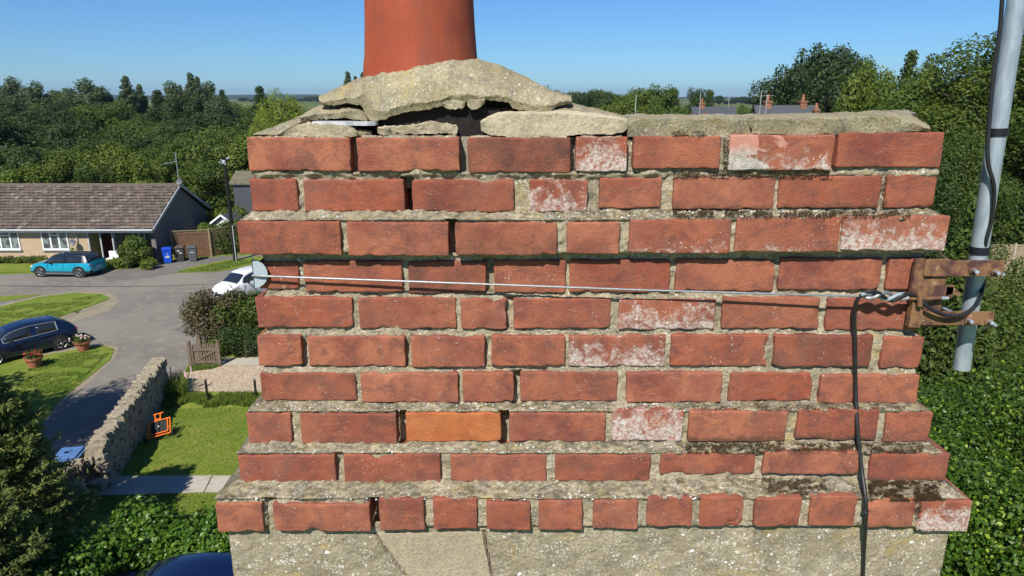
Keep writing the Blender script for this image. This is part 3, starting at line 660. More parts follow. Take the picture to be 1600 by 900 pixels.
mb=MB(); a=P(1486,448,y=1.551)-bo; b=P(1500,462,y=1.551)-bo; mb.prism([(a.x-.01,a.z),(a.x+.004,a.z),(b.x+.001,b.z+.006),(b.x-.002,b.z-.001),(a.x+.006,b.z+.005),(a.x-.002,b.z+.003),(a.x-.01,b.z)],-.002,.002,Matrix.Translation((0,a.y,0))@Matrix.Rotation(R(90),4,'X')); mb.build('hook_tip',M['rust'],br)
pbox('corner_flange',1427,1438,468,512,1.540,.018,M['rust'])
pbox('corner_return',1432,1438,405,470,1.552,.012,M['rust'])
mb=MB(); mb.tube([P(1412,466,y=1.535)-bo,P(1436,466.5,y=1.537)-bo,P(1470,466,y=1.543)-bo],.0046,12); mb.build('hook_bolt',M['rust'],br,smooth=True)
mb=MB(); mb.tube([P(1468,466,y=1.543)-bo,P(1481,466,y=1.543)-bo],.0042,12); mb.build('bolt_end',M['galv'],br,smooth=True)
mb=MB(); mb.tube([P(1437,455,y=1.53)-bo,P(1437,478,y=1.53)-bo],.006,10); mb.build('eye',M['rust'],br,smooth=True)
for (x,y) in ((1519,422),(1553,424),(1511,500),(1543,502)):
    mb=MB(); a=P(x,y,y=1.552)-bo; e=P(x+8,y+3,y=1.520)-bo; mb.tube([a+Vector((0,.10,0)),a,e],.0042,10); mb.build('bolt',M['galv'],br,smooth=True)
    mb=MB(); mb.tube([a+Vector((0,-.001,0)),a.lerp(e,.3)],.009,6); mb.build('nut',M['rust'],br)
for y in (420,497):
    q=on_pole(y); mb=MB(); c=q-bo
    pts=[c+Vector((math.cos(a_)*(rp+.006),math.sin(a_)*(rp+.006),0)) for a_ in [math.pi*k/12 for k in range(13)]]
    mb.tube([pts[0]+Vector((0,-.06,0))]+pts+[pts[-1]+Vector((0,-.06,0))],.004,8); mb.build('u_bolt',M['galv'],br,smooth=True)
# lashing wire
wi=thing('lashing_wire','taut steel lashing wire stretched across the brick face','wire',P(398,431,y=1.562)); wo_=wi.location
wl=[(394,430.5,1.5655),(404,431,1.5625),(500,434.5,1.558),(760,444,1.553),(1000,453,1.545),(1200,459,1.538),(1345,463,1.532),(1370,462,1.532)]
mb=MB(); mb.tube([P(x,y,y=yy)-wo_ for x,y,yy in wl],.0026,8); mb.build('wire',M['wire'],wi,smooth=True)
for ph in (0,math.pi):
    mb=MB(); pts=[]
    for k in range(40):
        u=k/39; x=1345+75*u; yy=461+3*u+5.5*math.sin(u*9+ph)*(.6+.4*math.sin(math.pi*u)); pts.append(P(x,yy,y=1.531+.006*math.cos(u*9+ph)))
    mb.tube([p-wo_ for p in pts],.0042,8); mb.build('twisted_end',M['wire'] if ph==0 else M['galv'],wi,smooth=True)
mb=MB(); mb.tube([p-wo_ for p in smooth_path([P(x,y,y=yy) for x,y,yy in ((1341,466,1.534),(1350,458,1.528),(1362,455,1.524),(1374,458,1.525),(1384,466,1.53),(1396,470,1.528),(1410,462,1.526),(1420,459,1.53),(1432,464,1.538))])],.0044,8); mb.build('cable_wrap',M['black'],wi,smooth=True)
pc_=P(395,427.5,y=1.5685); pt=thing('corner_plate','round blue-grey plate bent round the left corner of the brickwork','plate',pc_)
mb=MB(); rr=.0345; n=20
v=[(rr*math.cos(a_)*1.0,0,rr*math.sin(a_)) for a_ in [-math.pi/2+math.pi*k/n for k in range(n+1)]]; v2=[(x,.0022,z) for x,y,z in v]
nn=len(v); mb.add(v+v2,[tuple(range(nn)),tuple(range(nn,2*nn))[::-1]]+[(i,i+nn,(i+1)%nn+nn,(i+1)%nn) for i in range(nn)]); mb.build('plate_front',M['disc'],pt)
mb=MB(); v=[(-.0002,-x if False else x,z) for x,_,z in [(rr*math.cos(a_),0,rr*math.sin(a_)) for a_ in [-math.pi/2+math.pi*k/n for k in range(n+1)]]]; v2=[(x+.002,y,z) for x,y,z in v]
mb.add(v+v2,[tuple(range(nn)),tuple(range(nn,2*nn))[::-1]]+[(i,i+nn,(i+1)%nn+nn,(i+1)%nn) for i in range(nn)]); mb.build('plate_return',M['disc'],pt)
# hanging black cable down the face
cc=[(1341,466,1.532),(1337,476,1.538),(1335,500,1.548),(1336,540,1.549),(1337,610,1.546),(1340,670,1.515),(1346,730,1.488),(1353,785,1.443),(1352,825,1.444),(1350,860,1.464),(1348,910,1.466)]
t=thing('black_cable','black cable hanging down the right half of the chimney face','cable',P(1341,466,y=1.53)); mb=MB(); mb.tube([p-t.location for p in smooth_path([P(x,y,y=yy) for x,y,yy in cc])],.0047,10); mb.build('cable',M['black'],t,smooth=True)
mb=MB(); p=P(1352,798,y=1.443)-t.location; mb.tube([p+Vector((-.002,0,.005)),p+Vector((0,-.002,0)),p+Vector((.002,0,-.006))],[.005,.0078,.005],8); mb.build('clip',M['black'],t,smooth=True)
# ------------------------------------------------------------------ vegetation prototypes
def leaf_mesh(name,C,Nn,size,mat,parent,asp=.55,fold=.25):
    """C centres (N,3), Nn outward directions, size (N,) -> one folded four-corner leaf each"""
    N=len(C); C=np.asarray(C,float); Nn=np.asarray(Nn,float)+rng.normal(0,.55,(N,3)); Nn/=np.linalg.norm(Nn,axis=1)[:,None]+1e-9
    T=rng.normal(0,1,(N,3)); T-= (T*Nn).sum(1)[:,None]*Nn; T/=np.linalg.norm(T,axis=1)[:,None]+1e-9
    B=np.cross(Nn,T); s=size[:,None]
    V=np.empty((N,4,3)); V[:,0]=C-T*s*.5; V[:,1]=C+B*s*asp*.5+Nn*s*fold*.3; V[:,2]=C+T*s*.5; V[:,3]=C-B*s*asp*.5+Nn*s*fold*.3
    Fq=np.arange(N*4).reshape(N,4)
    return np_obj(name,V.reshape(-1,3),Fq,mat,parent)
def clumps(blobs,n,lsz,shell=.55,flat=1.0):
    """blobs: (x,y,z,r); leaves spread in the outer shell of every blob"""
    bl=np.array(blobs); wt=bl[:,3]**2; k=rng.choice(len(bl),n,p=wt/wt.sum()); d=rng.normal(0,1,(n,3)); d/=np.linalg.norm(d,axis=1)[:,None]
    rad=bl[k,3]*(shell+(1.12-shell)*rng.random(n)**.7)*(1+.18*np.sin(d[:,0]*9+k)*np.cos(d[:,2]*8+k*2))
    C=bl[k,:3]+d*rad[:,None]*np.array([1,1,flat]); return C,d+np.array([0,0,.35]),lsz*rng.uniform(.6,1.35,n)
def crown_blobs(h,r,zc,n,rb,shape='round'):
    out=[]
    while len(out)<n:
        if shape in('col','cone'):
            q=(len(out)+.5)/n
            rr=r*(1-q)**.75 if shape=='cone' else r*min(1,(1-q)*3.2)**.6*(.75+.25*math.sin(q*3))
            z=h*(.10+.88*q) if shape=='cone' else h*(.16+.82*q)
            a=len(out)*2.4; d=rr*math.sqrt(random.random())*.75; out.append((math.cos(a)*d,math.sin(a)*d,z,max(.28,rr*.45)*rng.uniform(.8,1.25))); continue
        p=rng.normal(0,1,3); p/=np.linalg.norm(p); p*=rng.random()**.42
        z=zc+p[2]*(h-zc*1.0)*.98 if p[2]>0 else zc+p[2]*zc*.75
        out.append((p[0]*r,p[1]*r,z,rb*rng.uniform(.65,1.3)))
    return out
def trunk_mesh(h,r,nb,spread,parent,mat,z0=.25):
    mb=MB(); mb.tube([(0,0,-.2),(r*.3,0,h*.3),(0,r*.4,h*.6),(0,0,h*.92)],[r*1.3,r,r*.7,r*.2],9)
    for i in range(nb):
        a=i*2.4+random.random(); z=h*(z0+.5*i/nb); L=spread*random.uniform(.6,1)
        mb.tube([(0,0,z),(math.cos(a)*L*.5,math.sin(a)*L*.5,z+L*.45),(math.cos(a)*L,math.sin(a)*L,z+L*.8)],[r*.45,r*.28,r*.08],6)
    return mb.build('trunk',mat,parent,smooth=True)
def make_tree(name,label,cat,h,r,zc,nbl,rb,nleaf,lsz,mat,shape='round',group=None,tr=.25,asp=.6,extra=None,nb=7):
    t=thing(name,label,cat,(0,0,0),0,group)
    trunk_mesh(h,tr,nb,r*.8,t,M['bark'])
    bl=crown_blobs(h,r,zc,nbl,rb,shape)+(extra or [])
    C,d,s=clumps(bl,nleaf,lsz); leaf_mesh('crown',C,d,s,mat,t,asp)
    return t
used_proto=set()
def place(proto,x,y,sx,sz,label,group=None,rz=None,mat=None,z=0):
    if proto.name not in used_proto: used_proto.add(proto.name); o=proto
    else: o=copy_tree(proto)
    o.location=(x,y,z); o.scale=(sx,sx,sz); o.rotation_euler=(0,0,rz if rz is not None else random.uniform(0,6.28)); o['label']=label
    if group: o['group']=group
    elif 'group' in o: del o['group']
    if mat:
        for c in o.children:
            if c.name.startswith('crown'):
                if c.data.users>1 and True: c.data=c.data.copy()
                c.data.materials[0]=mat
    return o
def top_h(py,d):   # height of something whose top shows at photo row py, at distance d
    b=(450-py)/F; return H+d*math.tan(math.atan(b)-TH)
def at(px,d,z=5):  # x for a photo column at ground distance d
    return (px-800)*(d*math.cos(TH)+(H-z)*math.sin(TH))/F
# unit trees, all about 10 m tall with 4 m radius
T_round=[make_tree('broadleaf_tree','x','tree',10,3.7,5.6,46,1.15,15000,.34,M[m]) for m in ('leaf_mid','leaf_dark','leaf_light')]
T_tall=[make_tree('broadleaf_tree','x','tree',10,2.7,5.4,34,.85,12000,.30,M[m],nb=9) for m in ('leaf_mid','leaf_grey')]
T_pop=make_tree('poplar_tree','x','tree',10,1.15,5,44,.50,12000,.22,M['leaf_grey'],'col')
T_con=make_tree('conifer_tree','x','tree',10,2.2,4.4,80,.55,15000,.24,M['leaf_dark'],'cone')
T_willow=make_tree('willow_tree','x','tree',10,4.0,5.6,50,1.1,16000,.32,M['leaf_yellow'],asp=.35)
T_bush=[make_tree('bush','x','shrub',3,1.5,1.2,26,.55,7000,.13,M[m],tr=.05) for m in ('leaf_mid','leaf_light','leaf_purple')]
# the wood behind the bungalow, row by row
G1='trees of the wood behind the bungalow'
def row(d,jit,xs,tops,protos,wid,label,group=G1):
    i=0; px=xs[0]
    while px<xs[1]:
        dd=d+random.uniform(-jit,jit); h=top_h(pl(tops,px)+random.uniform(-5,5),dd); pr=random.choice(protos); sx=wid*random.uniform(.85,1.15)
        place(pr,at(px,dd,h*.6),dd,sx,h/10.6,label,group); px+=(wid*5.2*F/dd)*random.uniform(.8,1.15)
LW='leafy green tree packed in the wood behind the bungalow roof'
row(53,1.0,(-60,340),[(-60,268),(60,262),(120,235),(200,248),(300,232),(330,262),(400,262)],[T_bush[1]] and [T_round[2],T_round[2],T_round[0]],.55,'light green young tree close behind the bungalow ridge','young trees close behind the bungalow')
row(62,2,(-80,430),[(-80,245),(0,232),(80,215),(200,222),(330,212),(430,215)],[T_round[0],T_round[2],T_round[0],T_round[1]],.75,'green tree packed in the nearest full row of the wood behind the bungalow')
row(73,3,(-80,430),[(-80,205),(0,205),(100,206),(200,205),(330,200),(430,200)],[T_round[0],T_round[1],T_round[0]],.85,'green tree packed in the second row of the wood behind the bungalow')
row(90,4,(-80,440),[(-80,190),(0,182),(120,192),(200,196),(330,190),(440,188)],[T_round[0],T_round[0],T_round[1]],.95,'green tree packed in the third row of the wood behind the bungalow')
row(115,6,(-60,430),[(-60,165),(0,172),(100,165),(170,165),(260,180),(330,176),(430,186)],[T_round[0],T_round[1]],1.1,'green tree packed in the fourth row of the wood behind the bungalow')
row(70,4,(-140,20),[(-140,150),(-20,162),(20,195)],[T_round[1]],.9,'dark broadleaf tree at the far left edge of the wood','dark trees at the left edge')
def single(pr,px,py,d,sx,label,group=None,mat=None):
    h=top_h(py,d); return place(pr,at(px,d,h*.6),d,sx,h/10.0,label,group,mat=mat)
row(140,5,(-70,440),[(-70,150),(60,152),(170,158),(240,168),(260,160),(370,158),(385,172),(440,172)],[T_round[0],T_round[1],T_tall[0]],1.05,'green tree packed in the rear row of the wood behind the bungalow')
for px,py,sx,l in ((35,124,1.5,'open-crowned pale tree, leftmost on the skyline'),(66,130,1.2,'narrow pale tree second from the left on the skyline'),(92,142,1.2,'rounded tree between the pale trees on the left skyline'),(128,126,1.7,'bushy skyline tree left of the poplars, tallest of its clump'),(158,138,1.5,'loose-topped skyline tree just left of the poplar pair')):
    single(T_tall[1] if px!=92 else T_tall[0],px,py,150,sx,l)
single(T_round[0],160,158,120,1.2,'broad mid green tree in front of the poplar pair'); single(T_round[1],80,160,118,1.0,'dark round tree beneath the pale skyline trees')
single(T_pop,201,119,150,1.7,'taller poplar of the pair on the left skyline'); single(T_pop,222,132,155,1.3,'slimmer poplar of the pair on the left skyline')
single(T_tall[1],270,130,160,1.4,'grey green tree left of the twin-topped poplar'); single(T_con,250,140,135,2.0,'dark ragged conifer left of the twin-topped poplar')
single(T_pop,285,133,165,1.0,'small poplar just left of the twin-topped poplar'); single(T_pop,302,114,160,1.6,'left stem of the twin-topped tall poplar'); single(T_pop,312,120,160,1.4,'right stem of the twin-topped tall poplar')
single(T_round[1],288,146,130,1.1,'purplish dark round tree below the twin-topped poplar'); single(T_round[1],310,150,132,1.1,'dark round tree right below the twin-topped poplar')
single(T_tall[1],333,130,165,1.4,'pointed grey green tree right of the twin-topped poplar'); single(T_con,350,140,150,1.6,'dark conifer right of the pointed grey green tree')
single(T_round[2],345,158,120,.9,'yellowish green tree in front of the dark conifers',mat=M['leaf_grey']); single(T_round[0],375,160,130,.8,'tree filling the gap left of the lone dark conifer')
single(T_con,409,134,125,1.9,'lone dark conifer left of the yellow willow'); single(T_willow,443,145,92,.85,'bright yellow green weeping willow left of the cement dome')
single(T_willow,410,172,88,.5,'small yellow green willow at the foot of the lone conifer')
for px,d in ((470,95),(500,100),(440,92),(420,98)): single(T_round[0],px,178,d,.9,'mid green tree at the foot of the yellow willow','trees at the foot of the willow')
single(T_pop,545,112,260,2.0,'poplar showing above the cement dome left of the pot'); single(T_pop,557,119,260,1.6,'smaller middle poplar left of the pot'); single(T_pop,568,113,262,1.8,'poplar nearest the terracotta pot')
# behind and right of the stack
G3='trees on the skyline right of the pot'
row(190,12,(850,1010),[(850,140),(880,138),(930,140),(960,142),(1010,150)],[T_round[0],T_round[1],T_tall[0]],1.2,'mid green tree on the skyline between the dome and the round tree',G3)
row(330,20,(880,1010),[(880,138),(945,135),(1010,146)],[T_round[0]],1.8,'mid green tree on the skyline between the dome and the round tree',G3)
for px,py,d,sx,pr,l in ((1018,131,140,1.3,T_round[0],'large round tree right of the pale post on the skyline'),(1000,148,120,1.0,T_round[2],'light green bush-like tree behind the pale post'),(1056,136,150,1.0,T_tall[0],'pointed tree right of the large round skyline tree'),(1090,138,160,.9,T_round[1],'dark tree left of the small slate-roofed cottage'),(1112,139,170,1.0,T_tall[0],'last tall tree before the gap with the distant fields'),(970,160,110,1.0,T_round[2],'light green tree low behind the cement strip, left one'),(1045,160,112,1.0,T_round[0],'low tree behind the cement strip left of the cottage')):
    single(pr,px,py,d,sx,l)
row(230,10,(1140,1215),[(1140,172),(1170,167),(1215,160)],[T_round[2]],.8,'small light green tree below the distant fields','small trees below the distant fields')
row(900,60,(1110,1240),[(1110,152),(1240,151)],[T_round[1]],2.0,'dark hedgerow tree far off beyond the fields','far hedgerow trees')
row(1300,80,(380,520),[(380,152),(520,150)],[T_round[1]],3.2,'dark far tree on the hazy hill line','far trees on the hazy hill line')
BT='dark tree behind the brick chimneys'
for px,py,d,sx in ((1228,102,105,1.15),(1250,96,110,.9),(1275,78,108,1.2),(1300,70,106,1.25),(1325,84,109,1.05),(1335,108,100,.75)):
    single(T_round[1],px,py,d,sx,BT+', '+{1228:'leftmost and lowest crown',1250:'second crown from the left',1275:'crown just left of the top',1300:'tallest crown in the middle',1325:'crown just right of the top',1335:'small crown at the right end'}[px],'dark trees behind the brick chimneys')
single(T_round[2],1345,116,62,.62,'light green maple left of the tall dark conifer'); single(T_round[2],1372,130,60,.5,'smaller light green tree beside the maple')
single(T_con,1412,78,70,1.5,'tall dark conifer between the maple and the big right-hand tree',mat=M['leaf_mid']); single(T_tall[1],1432,96,66,.75,'thin grey leaved tree right of the dark conifer')
for px,py,d,sx,pr,l in ((1395,165,50,.6,T_round[0],'mid green tree behind the right end of the cement strip'),(1440,130,48,.65,T_round[2],'olive green tree left of the tall right-hand tree'),(1470,175,42,.5,T_round[0],'leafy tree just right of the top right brick')):
    single(pr,px,py,d,sx,l)
# big near tree on the right with finer leaves
T_big=make_tree('broadleaf_tree','x','tree',13,3.6,7.2,80,.95,52000,.17,M['leaf_mid'],tr=.3,nb=12)
def big(px,py,d,sx,label,mat=None):
    h=top_h(py,d); return place(T_big,at(px,d,h*.7),d,sx,h/13.6,label,mat=mat)
big(1560,32,43,1.6,'tallest leafy tree, behind the galvanised pole'); big(1505,90,44,1.15,'large leafy tree left of the galvanised pole',M['leaf_light']); big(1625,40,42,1.3,'large tree at the right edge of the picture'); big(1500,190,30,.55,'lower tree below the large tree left of the pole')
big(1590,170,42,1.0,'dark lower tree right of the pole above the board fence',M['leaf_dark']); big(1455,215,30,.5,'dark lower tree beside the upper right bricks',M['leaf_dark'])
row(49,2,(1380,1660),[(1380,170),(1500,110),(1640,100)],[T_round[1],T_round[0]],.75,'dark tree in the dense belt behind the big right-hand trees','trees of the right-hand belt')
row(41.5,.5,(1440,1660),[(1440,260),(1640,250)],[T_round[1]],.5,'dark shrubby tree behind the board fence','shrubby trees behind the board fence')
single(T_con,1497,300,19,.62,'dark green cypress right of the upper bricks',mat=M['leaf_mid'])
# near hedge wall at the right (privet)
def hedge(name,label,cat,boxes,n,lsz,mat,asp=.7,shoots=0):
    t=thing(name,label,cat,(sum(b[0] for b in boxes)/len(boxes),sum(b[1] for b in boxes)/len(boxes),0))
    C=[];Dn=[]
    L=t.location
    wt=np.array([b[3]**2 for b in boxes]); k=rng.choice(len(boxes),n,p=wt/wt.sum())
    Cc,d,s=clumps(boxes,n,lsz,.72); 
    leaf_mesh('foliage',Cc-np.array(L),d,s,mat,t,asp)
    mb=MB()
    for b in boxes[::3]: mb.tube([(b[0]-L.x,b[1]-L.y,0),(b[0]-L.x+.1,b[1]-L.y,b[2]*.6),(b[0]-L.x,b[1]-L.y,b[2])],[.05,.035,.01],6)
    o=mb.build('stems',M['bark'],t); o['kind']='stuff'
    return t
bx=[]
for i in range(150):
    x=random.uniform(4.4,11.5); yy=random.uniform(8.6,10.8); zt=random.uniform(.3,1)*(5.6 if x>7.0 else 5.2-.5*abs(x-6))
    bx.append((x,yy,max(.3,zt*random.uniform(.55,1)-.3),random.uniform(.42,.7)))
for i in range(60):
    x=random.uniform(4.4,11); bx.append((x,8.7+random.random()*.5,random.uniform(.3,4.9),random.uniform(.4,.6)))
hedge('privet_hedge','tall glossy small-leaved hedge right of the chimney below the pole','hedge',bx,150000,.075,M['leaf_hedge'],.75)
bx=[(random.uniform(8.0,13.5),random.uniform(10.8,13.2),random.uniform(.5,4.6),random.uniform(.55,.85)) for i in range(85)]
hedge('leafy_shrub','mid green shrub behind the tall hedge at the right edge','shrub',bx,60000,.085,M['leaf_hedge'])
bx=[(random.uniform(17,27),random.uniform(24,31),random.uniform(.3,2.2),random.uniform(.6,1.0)) for i in range(60)]+[(random.uniform(13,18),random.uniform(16,21),random.uniform(.3,2.9),random.uniform(.5,.9)) for i in range(50)]
hedge('garden_shrub','dense garden shrubs filling the right edge below the board fence','shrub',bx,60000,.12,M['leaf_mid'])
bx=[(random.uniform(12,18),random.uniform(22,25),random.uniform(.3,2.8),random.uniform(.5,.9)) for i in range(30)]
hedge('garden_shrub','mixed shrub in front of the board fence right of the pole','shrub',bx,16000,.11,M['leaf_mid'])
bx=[(random.uniform(10,15),random.uniform(14,17),random.uniform(.3,2.6),random.uniform(.5,.9)) for i in range(30)]
hedge('garden_shrub','leafy shrub just above the tall hedge right of the pole bracket','shrub',bx,26000,.09,M['leaf_hedge'])
# left climber-covered hedge, bottom
bx=[]
for i in range(90):
    x=random.uniform(-9.1,-4.6); yy=random.uniform(12.25,12.9) if x>-8.0 else random.uniform(9.6,12.6)
    bx.append((x,yy,random.uniform(.5,1.25)+.15*math.sin(x*2.2),random.uniform(.35,.55)))
for i in range(26): bx.append((random.uniform(-9.4,-8.3),random.uniform(9.4,12.3),random.uniform(.9,1.35),.45))
hedge('climber_hedge','bright green ivy-like hedge beside the deep blue car roof','hedge',bx,60000,.095,M['leaf_laurel'],.8)
# spruce at the lower left: sprays of short blades along branchlets
def spray_conifer(x,y,h,r,nb,label,leafm,density=1.0,shape=2.2):
    t=thing('spruce_tree',label,'tree',(x,y,0))
    mb=MB(); mb.tube([(0,0,-.2),(0,0,h*.5),(0,0,h*.97)],[.16,.1,.02],9)
    C=[];Nn=[];Sz=[]
    for i in range(nb):
        z=h*(.03+.95*random.random()**.9); a=random.uniform(0,6.283); rr=r*math.sqrt(max(.03,1-(z/h)**shape))*random.uniform(.8,1.12)
        tip=Vector((math.cos(a)*rr,math.sin(a)*rr,z+random.uniform(-.1,.25))); b0_=Vector((0,0,max(.1,z-.25)))
        if i%3==0 and random.random()<2: mb.tube([b0_,b0_.lerp(tip,.6)-Vector((0,0,.12)),tip],[.03,.018,.005],4,cap=False)
        side=Vector((-math.sin(a),math.cos(a),0))
        for k in range(int(34*density)):
            u=random.uniform(.45,1.04); p=b0_.lerp(tip,u)+Vector((0,0,-.12*math.sin(math.pi*u)))
            sp=side*random.gauss(0,.13*(1.35-u)*1.4)+Vector((0,0,random.gauss(0,.035)))
            c=p+sp
            for q in range(3):
                C.append(tuple(c+Vector((random.gauss(0,.025),random.gauss(0,.025),random.gauss(0,.02))))); Nn.append((random.gauss(0,.3),random.gauss(0,.3),1)); Sz.append(random.uniform(.07,.15))
    leaf_mesh('foliage',C,Nn,np.array(Sz),leafm,t,.32,.1); mb.build('trunk',M['bark'],t); return t
spray_conifer(-10.75,12.6,4.8,1.75,800,'dark spruce with yellow green tips filling the lower left corner',M['needle'],1.0,1.25)
spray_conifer(-9.6,10.4,3.4,1.45,420,'small dark conifer at the foot of the lower left spruce',M['needle'])
place(T_big,-17.0,13.4,.75,.72,'tall tree just left of the picture whose shadow lies across the road')
place(T_round[0],-20.5,15.5,.75,.8,'second tall tree left of the picture shading the near grass verge')
# smoke bush and border by the gate
def shrub_at(name,px,py,rx,hh,n,lsz,mat,label,cat='shrub',blobs=22,zb=.3):
    gx,gy=G(px,py); bl=[]
    for i in range(blobs):
        a=random.uniform(0,6.28); q=math.sqrt(random.random()); z=random.uniform(zb,1); rr=rx*q*math.sqrt(max(.1,1-(z*.75)**2))
        bl.append((gx+math.cos(a)*rr,gy+math.sin(a)*rr*.8,z*hh*.85,rx*random.uniform(.25,.42)*min(1,hh/rx)))
    return hedge(name,label,cat,bl,n,lsz,mat)
shrub_at('smoke_bush',340,543,1.25,2.5,10000,.10,M['leaf_purple'],'purple-brown smoke bush behind the picket gate')
shrub_at('leafy_shrub',385,540,1.2,2.3,9000,.11,M['leaf_mid'],'mid green shrub right of the smoke bush in front of the white car')
shrub_at('leafy_shrub',372,556,1.1,1.2,7000,.08,M['leaf_dark'],'low dark green shrub at the foot of the smoke bush')
shrub_at('border_plant',345,556,.7,.75,3500,.07,M['leaf_light'],'light green border plant right of the picket gate')
shrub_at('border_plant',400,552,.8,.9,3500,.08,M['leaf_grey'],'grey green border plant beside the chimney left edge')
# bungalow frontage
shrub_at('leafy_shrub',215,416,.95,1.9,8000,.12,M['leaf_mid'],'large mixed shrub at the corner of the bungalow')
shrub_at('leafy_shrub',208,414,.7,1.6,3500,.12,M['leaf_yellow'],'yellow tinged shrub growing into the corner shrub')
shrub_at('leafy_shrub',113,408,.75,1.25,2200,.11,M['leaf_yellow'],'yellow green shrub against the bungalow wall above the turquoise car')
shrub_at('leafy_shrub',186,418,.9,.6,2200,.10,M['leaf_light'],'low light green plant left of the corner shrub')
shrub_at('leafy_shrub',233,421,.5,.6,1500,.10,M['leaf_light'],'low plant between the corner shrub and the blue bin')
for i,px in enumerate(range(-60,70,16)): shrub_at('bedding_plant',px,411,.42,.42,700,.09,M['leaf_mid' if i%2 else 'leaf_light'],'low green plant in the row under the bungalow windows').__setitem__('group','plants under the bungalow windows')
for px,py,rx,hh,mm in ((395,360,1.5,2.2,'leaf_light'),(350,372,1.3,2.0,'leaf_mid'),(375,366,1.2,1.6,'leaf_mid'),(330,368,1.0,1.7,'leaf_light'),(362,352,1.6,2.4,'leaf_light')):
    shrub_at('garden_shrub',px,py+22,rx,hh,4200,.13,M[mm],'garden shrub behind the lattice fence near the telegraph pole').__setitem__('group','shrubs behind the lattice fence')
# grass blades: borders, verge rims and lawns
def blades(name,regs,mat):
    V=[];Fq=[]
    for poly_fn,n,hmin,hmax,wd in regs:
        for _ in range(n):
            x,y=poly_fn(); h=random.uniform(hmin,hmax); a=random.uniform(0,6.28); l=h*.5; b=len(V); c,s=math.cos(a)*wd,math.sin(a)*wd; dx,dy=random.gauss(0,l*.5),random.gauss(0,l*.5)
            V+= [(x-c,y-s,0.02),(x+c,y+s,0.02),(x+dx+c*.3,y+dy+s*.3,h),(x+dx-c*.3,y+dy-s*.3,h)]; Fq.append((b,b+1,b+2,b+3))
    o=np_obj(name,V,Fq,mat); return tag(o,kind='stuff')
def quadfn(a,b,c,d):
    A,B,C_,D_=[G(*q) for q in (a,b,c,d)]
    def f():
        u,v=random.random(),random.random(); return ((A[0]*(1-u)+B[0]*u)*(1-v)+(D_[0]*(1-u)+C_[0]*u)*v,(A[1]*(1-u)+B[1]*u)*(1-v)+(D_[1]*(1-u)+C_[1]*u)*v)
    return f
def cloud(f): 
    def g():
        while True:
            x,y=f()
            if fbm((x*1.3,y*1.3,0))>-.12: return x,y
    return g
g=blades('border_grass',[(cloud(quadfn((258,622),(415,618),(415,636),(262,640))),9000,.06,.24,.012),(quadfn((262,608),(292,600),(292,625),(262,628)),900,.3,.75,.01),(quadfn((300,574),(345,573),(330,578),(288,583)),900,.04,.16,.012)],M['grassblade']); tag(g,'taller grass and weeds edging the lawn below the gravel','grass')
g=blades('lawn_grass',[(quadfn((250,640),(420,636),(420,745),(150,748)),26000,.015,.05,.009),(quadfn((160,776),(340,772),(345,810),(150,805)),8000,.015,.05,.009)],M['grassblade']); tag(g,'short mown lawn grass below the brickwork left edge','grass')
g=blades('verge_grass',[(cloud(quadfn((0,482),(160,461),(120,490),(0,518))),7000,.03,.075,.018),(cloud(quadfn((60,558),(178,546),(120,604),(0,640))),9000,.03,.08,.013),(quadfn((275,426),(372,405),(400,410),(340,424)),3500,.03,.09,.02)],M['grassblade']); tag(g,'rough grass on the road verges at the left','grass')
# flower stems beside wall end
fl=thing('foxglove_stems','thin pink flower stems at the far end of the stone wall','flower',(*G(272,614),0)); mb=MB(); mp_=MB()
for i in range(7):
    x=random.uniform(-.5,.7); h=random.uniform(.7,1.15); mb.tube([(x,0,0),(x+.03,0,h*.6),(x+.05,.02,h)],[.008,.006,.004],4)
    for k in range(5): z=h*(.7+.06*k); mp_.box(x+.02,x+.06,-.02,.02,z,z+.035)
mb.build('stem',M['leaf_light'],fl); o=mp_.build('petals',M['petal_pink'],fl); o['kind']='stuff'

# ------------------------------------------------------------------ bungalow
BX1=-22.0; BY0=41.9; EZ=2.2; RY=45.7; RZ=4.36; BY1=49.4; BXL=-44
bu=thing('bungalow','long low buff brick bungalow with mossy brown tiled roof','bungalow',(BX1,BY0,0)); ob=Vector((BX1,BY0,0))
por=at(138,BY0,1.2)-BX1   # porch recess begins here (local x)
mb=MB(); mb.box(BXL-BX1,por,0,.28,0,EZ); mb.box(por-.28,por,.28,1.5,0,EZ); mb.build('front_wall',M['buff'],bu)
mb=MB(); mb.box(por,-.28,1.5,1.78,0,EZ); mb.build('porch_wall',M['shaded_brick'],bu)
mb=MB(); ry=RY-BY0; d1=BY1-BY0; Mx=Matrix(((0,0,1,0),(1,0,0,0),(0,1,0,0),(0,0,0,1)))
mb.prism([(.05,0),(d1,0),(d1,EZ-.1),(ry,RZ-.12),(.05,EZ-.1)],-.28,0,Mx); mb.build('gable_wall',M['shaded_brick'],bu)
mb=MB(); mb.box(BXL-BX1,-.3,d1-.28,d1,0,EZ-.1); mb.build('back_wall',M['shaded_brick'],bu)
